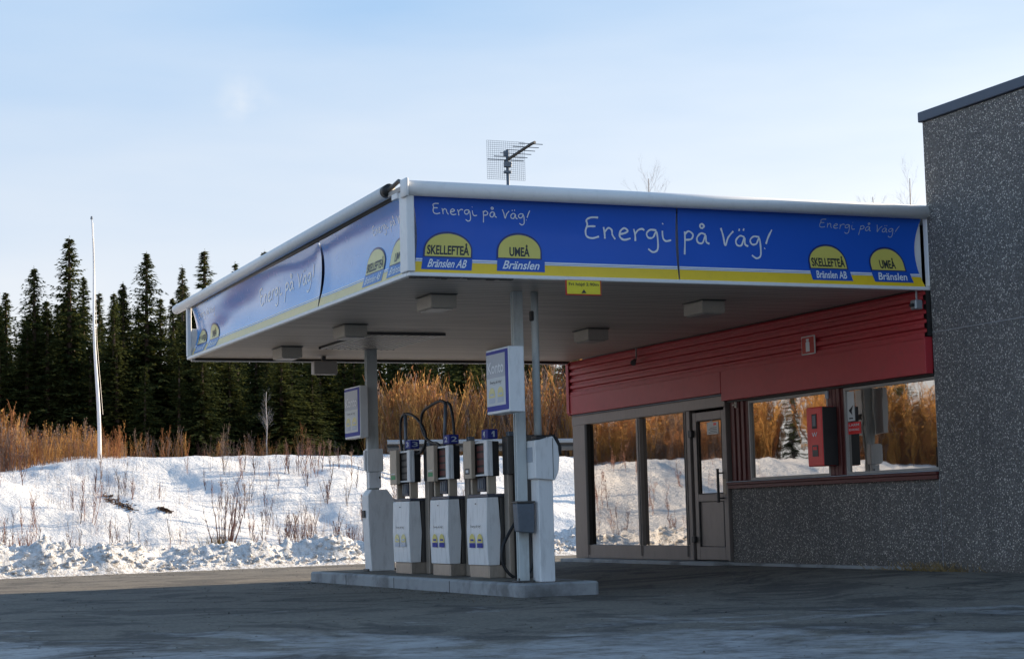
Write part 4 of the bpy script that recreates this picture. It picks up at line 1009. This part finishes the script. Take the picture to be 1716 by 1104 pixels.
# ------------------------------------------------------------------ guardrail on the bank
t = thing('guardrail', 'grey steel roadside guardrail on posts running along the top of the snow bank', 'guardrail', (11.5, 26.2, 2.2))
prof = [(0, 0), (-0.03, 0.04), (-0.03, 0.10), (0.03, 0.15), (-0.03, 0.20), (-0.03, 0.26), (0, 0.30)]
m = MB(); xsr = np.linspace(8.8, 30, 24)
for i in range(len(xsr)-1):
    for a, b in zip(prof[:-1], prof[1:]):
        m.quad((xsr[i], 26.2+a[0], 2.38+a[1]), (xsr[i+1], 26.2+a[0], 2.38+a[1]+0), (xsr[i+1], 26.2+b[0], 2.38+b[1]), (xsr[i], 26.2+b[0], 2.38+b[1]), 'dark_steel' if b[1] < 0.25 else 'galv')
link_mesh('rail', m, t)
for x in np.arange(9.2, 30, 2.4):
    m = MB(); m.box(x, x+0.07, 26.23, 26.33, 1.7, 2.66, 'galvdark', 0.004); link_mesh('post', m, t)

# ------------------------------------------------------------------ vegetation
def tri_tube(vs, fs, a, b, ra, rb):
    d = (b-a); up = Vector((0, 0, 1)) if abs(d.z) < 0.9*d.length else Vector((1, 0, 0))
    p = d.cross(up).normalized(); q = d.cross(p).normalized(); o = len(vs)
    for c, r in ((a, ra), (b, rb)):
        for k in range(3): vs.append(tuple(c + (p*cos(k*2.0944)+q*sin(k*2.0944))*r))
    for k in range(3): fs.append((o+k, o+(k+1) % 3, o+3+(k+1) % 3, o+3+k))
def shrub_template(rng, h, nstem, ntwig, spread, r0=0.007, tips=True):
    vs = []; fs = []
    for s in range(nstem):
        a = rng.uniform(0, 2*pi); l = rng.uniform(0.6, 1.0)*h; tilt = rng.uniform(0.02, spread)
        p = Vector((rng.gauss(0, 0.06), rng.gauss(0, 0.06), -0.15)); d = Vector((cos(a)*tilt, sin(a)*tilt, 1)).normalized(); n_ = 4
        prev = p.copy(); ptsx = [p.copy()]
        for i in range(n_):
            d = (d+Vector((rng.gauss(0, .05), rng.gauss(0, .05), 0.03))).normalized(); nx_ = prev+d*l/n_
            tri_tube(vs, fs, prev, nx_, r0*(1-0.8*i/n_), r0*(1-0.8*(i+1)/n_)); prev = nx_; ptsx.append(nx_.copy())
        for k in range(ntwig):
            f = rng.uniform(0.25, 0.98)*n_; i = min(n_-1, int(f)); b0 = ptsx[i].lerp(ptsx[i+1], f-i)
            aa = rng.uniform(0, 2*pi); L_ = rng.uniform(0.10, 0.36)*h*(1.1-f/n_*0.7)
            e = b0+Vector((cos(aa)*0.35, sin(aa)*0.35, 1)).normalized()*L_
            tri_tube(vs, fs, b0, e, r0*0.45, r0*0.2)
            if tips and rng.random() < 0.8:
                c = e; o = len(vs); s_ = rng.uniform(0.006, 0.014)
                for q in range(3):
                    an = rng.uniform(0, 2*pi); vs.append((c.x+cos(an)*s_, c.y+sin(an)*s_, c.z+(q-1)*s_*1.8))
                fs.append((o, o+1, o+2))
    return np.array(vs, dtype=np.float32), fs
def scatter(name, label, cat, temps, places, mats, kind='stuff', group=None):
    """places: x, y, z, scale, material index; merges copies of small templates in one mesh"""
    V = []; F = []; MI = []; off = 0
    for (x, y, z, sc, mi_) in places:
        tv, tf = temps[R_.randrange(len(temps))]; a = R_.uniform(0, 2*pi); ca, sa = cos(a), sin(a)
        q = np.empty_like(tv); q[:, 0] = (tv[:, 0]*ca-tv[:, 1]*sa)*sc+x; q[:, 1] = (tv[:, 0]*sa+tv[:, 1]*ca)*sc+y; q[:, 2] = tv[:, 2]*sc+z
        V.append(q); F.extend([tuple(i+off for i in f) for f in tf]); MI.extend([mi_]*len(tf)); off += len(tv)
    V = np.concatenate(V); me = bpy.data.meshes.new(name)
    me.from_pydata(V.tolist(), [], F)
    for k in mats: me.materials.append(MT[k])
    me.polygons.foreach_set('material_index', MI); me.update()
    o = bpy.data.objects.new(name, me); C.objects.link(o); tag(o, label, cat, group); o['kind'] = kind
    return o
rng = random.Random(3)
btemps = [shrub_template(rng, 1.0, 3, 12, 0.36, 0.0065) for _ in range(18)]
def thick(n, x0, x1, y0, y1, h0, h1, mats_w, gap=None, hfun=None):
    out = []
    while len(out) < n:
        x = rng.uniform(x0, x1); y = rng.uniform(y0, y1)
        if gap and gap(x, y): continue
        cl_ = noise.noise(Vector((x*0.5, y*0.5, 7)))
        if rng.random() > 0.75+cl_*0.9: continue
        h = rng.uniform(h0, h1)*(0.95+0.75*noise.noise(Vector((x*1.1, y*0.3, 1)))+(0.3 if rng.random() < 0.06 else 0)) * (hfun(x, y) if hfun else 1)
        # colour drifts from clump to clump
        g = noise.noise(Vector((x*0.6, y*0.6, 20)))*1.2+rng.gauss(0, 0.40)-0.08
        mi_ = 0 if g > 0.0+mats_w else (1 if g > -0.45+mats_w else 2)
        out.append((x, y, bank(x, y)-0.05, h, mi_))
    return out
GM = ['gold', 'rust', 'greybrown']
# left thicket in view: between x=-4 and the flagpole
pl = thick(1250, -7.0, 0.9, 27.0, 34.0, 1.0, 1.75, 0.02) + thick(200, 0.9, 3.0, 28.5, 33.0, 0.4, 1.2, 0.30)
scatter('brush_thicket', 'golden brown leafless brush thicket on the snow at the left edge', 'brush', btemps, pl, GM)
pl = thick(2600, 10.3, 19.5, 31.5, 37.0, 1.5, 2.35, 0.02, gap=lambda x, y: x < 10.35+(y-32)*0.42 or x > 17.0+(y-32)*0.5, hfun=lambda x, y: 1.0 - 0.25*smoothstep(15.5, 17.8, x))
scatter('brush_thicket', 'tall golden dry brush thicket seen beneath the canopy behind the pumps', 'brush', btemps, pl, GM)
pl = thick(110, 3.2, 10.4, 34.5, 39.0, 0.4, 1.2, 0.35) + thick(900, 17.5, 27, 31.5, 40.0, 2.2, 3.6, 0.1)
scatter('brush_thicket', 'sparse reddish scrub along the foot of the dark forest', 'brush', btemps, pl, GM)
# brush further to the left (outside the frame, mirrored in the shop windows)
pl = thick(1900, -20.0, -7.0, 24.0, 34.0, 2.0, 3.0, -0.15, gap=lambda x, y: -8.5 < x+0.62*(y-26) < -6.9) + thick(1500, -36, -18, 20, 36, 2.0, 3.2, -0.1)
scatter('brush_thicket', 'golden brush on the open land to the left, mirrored in the shop windows', 'brush', btemps, pl, GM)

# saplings and weed stems poking out of the bank
def sap_obj(label, x, y, h, nstem, ntw, spread, mat, r0, group, name='sapling', cat='sapling', seed=0):
    rg = random.Random(seed); tv, tf = shrub_template(rg, h, nstem, ntw, spread, r0, tips=True)
    me = bpy.data.meshes.new(name); me.from_pydata(tv.tolist(), [], tf); me.materials.append(MT[mat]); me.update()
    o = bpy.data.objects.new(name, me); C.objects.link(o); o.location = (x, y, bank(x, y)-0.02); tag(o, label, cat, group); return o
bx_, by_ = 3.05, 19.85
bz = bank(bx_, by_)
t = thing('bare_bush', 'large bare bush of straight upright stems in the middle of the snow bank', 'bush', (bx_, by_, bz))
rg = random.Random(5); vs = []; fs = []
for s in range(11):
    a = rg.uniform(-0.42, 0.42); b_ = rg.uniform(-0.2, 0.2); L_ = rg.uniform(0.9, 1.65); p = Vector((bx_+a*0.35, by_+b_*0.3, bz-0.05)); d = Vector((a*0.55, b_, 1)).normalized(); prev = p
    for i in range(5):
        nx_ = prev+(d+Vector((rg.gauss(0, .04), rg.gauss(0, .04), 0)))*L_/5; tri_tube(vs, fs, prev, nx_, 0.019*(1-i*0.17), 0.019*(1-(i+1)*0.17))
        for k in range(3):
            e = nx_+Vector((rg.gauss(0, .4), rg.gauss(0, .4), 0.9)).normalized()*rg.uniform(.08, .25); tri_tube(vs, fs, nx_, e, 0.004, 0.002)
        prev = nx_
m = MB(); m.add(vs, fs, 'twig'); link_mesh('stem', m, t)
vs = []; fs = []
for s in range(420):
    a = rg.uniform(0, 2*pi); r = abs(rg.gauss(0, 0.17)); p = Vector((bx_+cos(a)*r*1.5, by_+sin(a)*r, bz-0.06)); e = p+Vector((rg.gauss(0, .09)+cos(a)*.08, rg.gauss(0, .07)+sin(a)*.05, rg.uniform(.15, .48)))
    tri_tube(vs, fs, p, e, 0.005, 0.002)
m = MB(); m.add(vs, fs, 'straw'); link_mesh('grass_tuft', m, t)

sap_label = 'thin bare reddish sapling standing in the snow bank'
G = 'bare saplings on the snow bank'
sp = []
rg = random.Random(21)
proto = [shrub_template(rg, 1.0, 1, 18, 0.14, 0.0115) for _ in range(5)] + [shrub_template(rg, 1.0, 3, 15, 0.34, 0.0085) for _ in range(4)]
pm = []
for i, (tv, tf) in enumerate(proto):
    me = bpy.data.meshes.new('sapling'); me.from_pydata(tv.tolist(), [], tf); me.materials.append(MT['twig' if i % 3 else 'greybrown']); me.update(); pm.append(me)
cnt = 0
def sapling(x, y, h, k):
    o = bpy.data.objects.new('sapling', pm[k % len(pm)]); C.objects.link(o)
    o.location = (x, y, bank(x, y)-0.02); o.scale = (h, h, h); o.rotation_euler = (0, 0, rg.uniform(0, 6.28)); tag(o, sap_label, 'sapling', G)
for (xc, n_, sx_) in ((-0.9, 40, 1.3), (1.4, 14, 0.8), (3.6, 22, 0.8), (4.8, 44, 1.4), (6.6, 46, 1.2), (9.4, 16, 1.2)):
    for k in range(n_):
        x = xc+rg.gauss(0, sx_*0.6); w0 = rg.choice((rg.uniform(1.7, 3.2), rg.uniform(1.7, 7.5)))
        if abs(x-3.0) < 0.5: continue
        sapling(x, edge_y(x)+w0, rg.uniform(0.45, 1.15), rg.randrange(9))
# fine weed stems: nobody could count them
wt = [shrub_template(rg, 1.0, 3, 5, 0.35, 0.0035, False) for _ in range(6)]
pl = []
for k in range(3400):
    x = rg.uniform(-6, 11); y = edge_y(x)+rg.uniform(1.6, 9.0)
    if noise.noise(Vector((x*0.8, y*0.4, 30))) + 0.25*sin(x*1.4) < rg.uniform(-0.35, 0.45): continue
    pl.append((x, y, bank(x, y)-0.03, rg.uniform(0.18, 0.6), rg.choice((0, 1, 1))))
scatter('weed_stems', 'fine dry weed stalks dotting the snow bank', 'weeds', wt, pl, ['greybrown', 'twig'])
# earth showing through
EARTH1 = (1.36, 23.3, 1.58, 21.6, 0.10, 'brown scar of bare earth and roots in the snow bank, left of the big bush')
EARTH2 = (2.16, 21.65, 2.30, 21.5, 0.05, 'small dark clod of earth in the snow left of the big bush')
for (xa, ya, xb, yb, r, lab) in (EARTH1, EARTH2):
    vs = []; fs = []; z = bank(xa, ya)
    for s_ in range(int(3500*r)+60):
        k = rg.random(); q = rg.gauss(0, 1)*r*(0.35+0.65*sin(pi*k)); px_ = xa+(xb-xa)*k+q*0.9; py_ = ya+(yb-ya)*k+rg.gauss(0, 1)*r*0.8
        p = Vector((px_, py_, bank(px_, py_)-0.02)); e = p+Vector((rg.gauss(0, .05), rg.gauss(0, .05)-0.02, rg.uniform(-0.02, .045))); tri_tube(vs, fs, p, e, 0.024, 0.010)
    m = MB(); m.add(vs, fs, 'earth'); single('bare_earth', m, lab, 'earth patch', (xa, ya, z))
# loose lumps of ploughed snow along the road edge, and gravel
def lumps(name, label, cat, n, place, size, mat, seed):
    rq = random.Random(seed); V = []; F = []
    for k in range(n):
        x, y, z = place(rq); s_ = size(rq); o = len(V)
        bmq = [(1,0,0),(-1,0,0),(0,1,0),(0,-1,0),(0,0,1),(0,0,-1)]
        a = rq.uniform(0, 6.28)
        P = []
        for q in bmq:
            p = Vector(q)*s_*rq.uniform(0.6, 1.25); p.rotate(Matrix.Rotation(a, 3, 'Z')); P.append(p)
        for e in ((0,2,4),(2,1,4),(1,3,4),(3,0,4),(2,0,5),(1,2,5),(3,1,5),(0,3,5)):
            pass
        # subdivided octahedron with jitter
        idx = {}
        def vt(v_):
            key = tuple(round(c, 5) for c in v_)
            if key not in idx: idx[key] = len(V); V.append((x+v_.x, y+v_.y, z+v_.z*0.75))
            return idx[key]
        for e in ((0,2,4),(2,1,4),(1,3,4),(3,0,4),(2,0,5),(1,2,5),(3,1,5),(0,3,5)):
            A, B, D = P[e[0]], P[e[1]], P[e[2]]
            ab, bd, da = (A+B)*0.62, (B+D)*0.62, (D+A)*0.62
            for tri in ((A, ab, da), (ab, B, bd), (da, bd, D), (ab, bd, da)): F.append(tuple(vt(c) for c in tri))
    mbq = MB(); mbq.add(V, F, mat); o = link_mesh(name, mbq); tag(o, label, cat); o['kind'] = 'stuff'; return o
def pl_snow(rq):
    x = rq.uniform(-7, 13); wq = abs(rq.gauss(0.0, 0.5))+0.1; y = edge_y(x)+wq; return x, y, bank(x, y)+0.01
lumps('snow_lumps', 'loose crumbled lumps of ploughed snow along the road edge', 'snow lumps', 1500, pl_snow, lambda q: q.choice((0.015, 0.02, 0.03, 0.03, 0.05, 0.075)), 'snow', 4)
def pl_grit(rq):
    c_ = rq.random()
    if c_ < 0.35: x = rq.uniform(-8, 10); y = edge_y(x)-abs(rq.gauss(0, 1.2))
    elif c_ < 0.6: x = 1.4-abs(rq.gauss(0, 0.4)); y = rq.uniform(0, 8)
    else: x = rq.uniform(-6, 6); y = rq.uniform(-8, 8)
    return x, y, ground_z(x, y)+0.002
lumps('gravel', 'loose gritting gravel scattered over the asphalt', 'gravel', 1600, pl_grit, lambda q: q.uniform(0.005, 0.012), 'asphalt', 9)
# dead weeds at the foot of the shop wall
vs = []; fs = []
for s in range(260):
    y = rg.gauss(0.1, 0.4); y = max(-1.2, min(1.6, y)); x = 6.19-abs(rg.gauss(0, .07)); p = Vector((x, y, ground_z(x, y)-0.01)); e = p+Vector((rg.gauss(-0.03, .05), rg.gauss(0, .07), rg.uniform(.02, .13)))
    tri_tube(vs, fs, p, e, 0.004, 0.0015)
m = MB(); m.add(vs, fs, 'straw'); single('dead_weeds', m, 'tuft of dead brown weeds at the foot of the wall by the joint', 'weeds', (6.18, 0.1, 0.0))['kind'] = 'stuff'

# ---- spruces
def spruce_template(seed, H, Rm, dens, pale=False):
    rg = random.Random(seed); V = []; F = []
    nb = int(dens*H*13)
    for i in range(nb):
        f = (i+rg.random())/nb; f = f**0.9
        z = H*(0.05+0.94*f); L_ = Rm*((1-f)**0.84)*rg.uniform(0.55, 1.2)*1.45+0.05
        a0 = rg.uniform(0, 2*pi); whorl = 0.92+0.12*sin(z*6.0+seed)+0.12*sin(a0*2+z)
        a = a0; L_ *= whorl; droop = rg.uniform(0.15, 0.75)*(1-f)-0.35*f**3
        nseg = max(3, int(L_/0.22))
        for k in range(nseg):
            s = (k+0.6)/nseg; r = L_*s; zz = z-droop*r+0.18*droop*r*r/max(L_, .2)
            c = (cos(a)*r, sin(a)*r, zz)
            for q in range(4):
                aa = a+rg.gauss(0, 0.9); l2 = rg.uniform(0.14, 0.36)*(1.15-0.5*s)*(0.5+0.6*(1-f)); wv = l2*rg.uniform(0.30, 0.55)
                dz = rg.uniform(-0.75, 0.12)
                dx, dy = cos(aa), sin(aa); ex = (c[0]+dx*l2, c[1]+dy*l2, c[2]+dz*l2)
                o = len(V); px_, py_ = -dy*wv, dx*wv; tz = rg.uniform(-0.5, 0.5)*wv
                V += [(c[0]+px_*.5, c[1]+py_*.5, c[2]+tz), (c[0]-px_*.5, c[1]-py_*.5, c[2]-tz), (ex[0]-px_*0.2, ex[1]-py_*0.2, ex[2]), (ex[0]+px_*.2, ex[1]+py_*.2, ex[2])]
                F.append((o, o+1, o+2, o+3))
    for k in range(14):   # leader
        o = len(V); z = H*(0.955+0.05*k/14); a = rg.uniform(0, 6.28); l2 = 0.17*(1-k/16)
        V += [(0, 0, z), (0.02, 0, z+0.03), (cos(a)*l2, sin(a)*l2, z+0.07)]; F.append((o, o+1, o+2))
    me = bpy.data.meshes.new('crown'); me.from_pydata(V, [], F); me.materials.append(MT['needle_pale' if pale else 'needle']); me.update()
    mb = MB(); mb.tube([(0, 0, -0.3), (0.02, 0, H*0.5), (0, 0, H*0.99)], [0.017*H, 0.010*H, 0.003*H], 'bark', 7, False)
    # dead lower limbs
    for k in range(10):
        a = rg.uniform(0, 6.28); z = rg.uniform(0.04, 0.3)*H; mb.tube([(0, 0, z), (cos(a)*Rm*0.6, sin(a)*Rm*0.6, z-0.1)], [0.018, 0.005], 'bark', 3, False)
    mt = bpy.data.meshes.new('trunk'); mt.from_pydata(mb.v, [], mb.f); mt.materials.append(MT['bark']); mt.update()
    return me, mt, H
ST = [spruce_template(s, 10.0, r, d) for s, r, d in ((1, 1.45, 3.6), (2, 1.7, 4.0), (3, 1.25, 3.2), (4, 1.9, 4.2), (5, 1.05, 2.6), (6, 1.6, 3.8))]
STP = spruce_template(9, 10.0, 0.95, 2.2, True)
def spruce(x, y, ztop, k, label, group=None, wide=1.0, tpl=None):
    me, mt, H = tpl or ST[k % len(ST)]
    z0 = bank(x, y)-0.05; s = (ztop-z0)/H
    t = thing('spruce_tree', label, 'spruce', (x, y, z0), group); t.scale = (s*wide, s*wide, s); t.rotation_euler = (0, 0, R_.uniform(0, 6.28))
    for nm, d in (('trunk', mt), ('crown', me)):
        o = bpy.data.objects.new(nm, d); C.objects.link(o); o.parent = t
    return t
GT = 'spruces of the dark forest edge'
GL = 'dark spruce in the dense forest edge'
fr_ = [(1.4, 42, 8.45, 2, 1.1, 'spruce with pointed top at the left edge of the photo'),
 (2.65, 42, 8.9, 3, 1.0, 'full dark spruce second from the left edge, twin-topped'),
 (3.75, 42, 9.9, 5, 1.0, 'tallest spruce left of the flagpole, with ragged open crown'),
 (3.2, 43, 8.0, 1, 1.0, None), (5.6, 50, 9.75, 4, 1.0, 'narrow spruce top right behind the flagpole'),
 (4.95, 41, 8.05, 0, 0.9, None), (5.45, 42, 8.5, 2, 0.95, None),
 (6.2, 42, 9.5, 3, 0.95, 'tall broad sunlit spruce midway between flagpole and canopy'), (6.75, 42.5, 8.1, 1, 0.9, None),
 (9.2, 50, 10.2, 6, 0.9, 'pale slim spruce just left of the canopy corner'),
 (8.1, 42, 9.65, 4, 1.15, 'dark spruce rising behind the far end of the left banner'),
 (11.2, 50, 10.4, 4, 0.9, 'spruce tip just showing over the roller tube, left one'),
 (12.6, 51, 11.05, 4, 0.9, 'spruce tip just showing over the roller tube, right one'),
 (2.0, 43.5, 8.3, 5, 1.0, None), (0.5, 42, 8.0, 3, 1.0, None), (-0.6, 43, 8.3, 0, 1.0, None), (7.5, 44, 8.3, 5, 1.0, None)]
for i, (x, y, zt, k, wd, lab) in enumerate(fr_):
    spruce(x, y, zt, k, lab or GL, None if lab else GT, wd*1.3, STP if k == 6 else None)
rt = random.Random(77)
# dense ranks filling the wood
for row, (yy, x0, x1, stp, ztop) in enumerate(((41.0, -0.5, 12, 0.85, 6.5), (44.0, -1.5, 22, 0.95, 7.5), (47.5, -1.0, 24, 1.1, 8.1), (52, 0, 27, 1.3, 8.7), (57, 2, 30, 1.6, 9.2), (62, 2, 33, 1.6, 9.6), (68, 2, 36, 1.7, 10.0))):
    x = x0
    while x < x1:
        spruce(x+rt.gauss(0, 0.3), yy+rt.gauss(0, 0.7), ztop+rt.gauss(0, 0.55), rt.randrange(6), GL, GT, rt.uniform(1.3, 1.9)); x += stp*rt.uniform(0.75, 1.25)
# a few scattered conifers in the open land to the left, seen only in the windows
for k in range(9):
    spruce(-24+k*2.0+rt.gauss(0, 1), 44+rt.gauss(0, 4)-k*0.2, 5.5+rt.uniform(0, 2.2), rt.randrange(6), GL, GT, 1.2)
# bare birches behind
def bare_tree(x, y, ztop, label, seed, w_=0.16):
    rg = random.Random(seed); z0 = bank(x, y)-0.1; H = ztop-z0; t = thing('bare_birch', label, 'birch', (x, y, z0))
    m = MB(); pts = [Vector((x+0.006*H*sin(k*1.3+seed), y, z0+H*k/8)) for k in range(9)]; m.tube(pts, [0.009*H*(1-k/9)+0.006 for k in range(9)], 'birch', 6, False); link_mesh('trunk', m, t)
    vs = []; fs = []
    def br(p, d, L_, r, lev):
        e = p+d*L_; tri_tube(vs, fs, p, e, r, r*0.55)
        if lev > 3: return
        for q in range(3 if lev < 3 else 4):
            dd = (d+Vector((rg.gauss(0, .38), rg.gauss(0, .38), rg.uniform(0.0, .5)))).normalized(); br(p.lerp(e, rg.uniform(.4, 1)), dd, L_*rg.uniform(.5, .75), r*0.55, lev+1)
    for k in range(26):
        f = rg.uniform(0.35, 0.99); i = min(7, int(f*8)); p = pts[i].lerp(pts[i+1], f*8-i); a = rg.uniform(0, 6.28)
        br(p, Vector((cos(a)*.6, sin(a)*.6, 1)).normalized(), H*w_*(1.05-f)*1.1+0.05*H, 0.0014*H*(1.25-f), 1)
    m = MB(); m.add(vs, fs, 'birch'); link_mesh('crown', m, t)
bare_tree(24.4, 42, 12.75, 'bare birch top just above the middle of the front roller tube', 4)
bare_tree(35.8, 42, 13.3, 'tall bare birch top beside the pebble end wall', 8)
bare_tree(34.4, 42.5, 12.6, 'shorter bare birch top left of the one at the end wall', 12, 0.12)
bare_tree(8.6, 36.5, 4.6, 'young grey birch standing under the rear floodlight', 15, 0.12)
bare_tree(19.6, 37, 6.2, 'young birch in the scrub between pipe and shop corner', 19, 0.18)
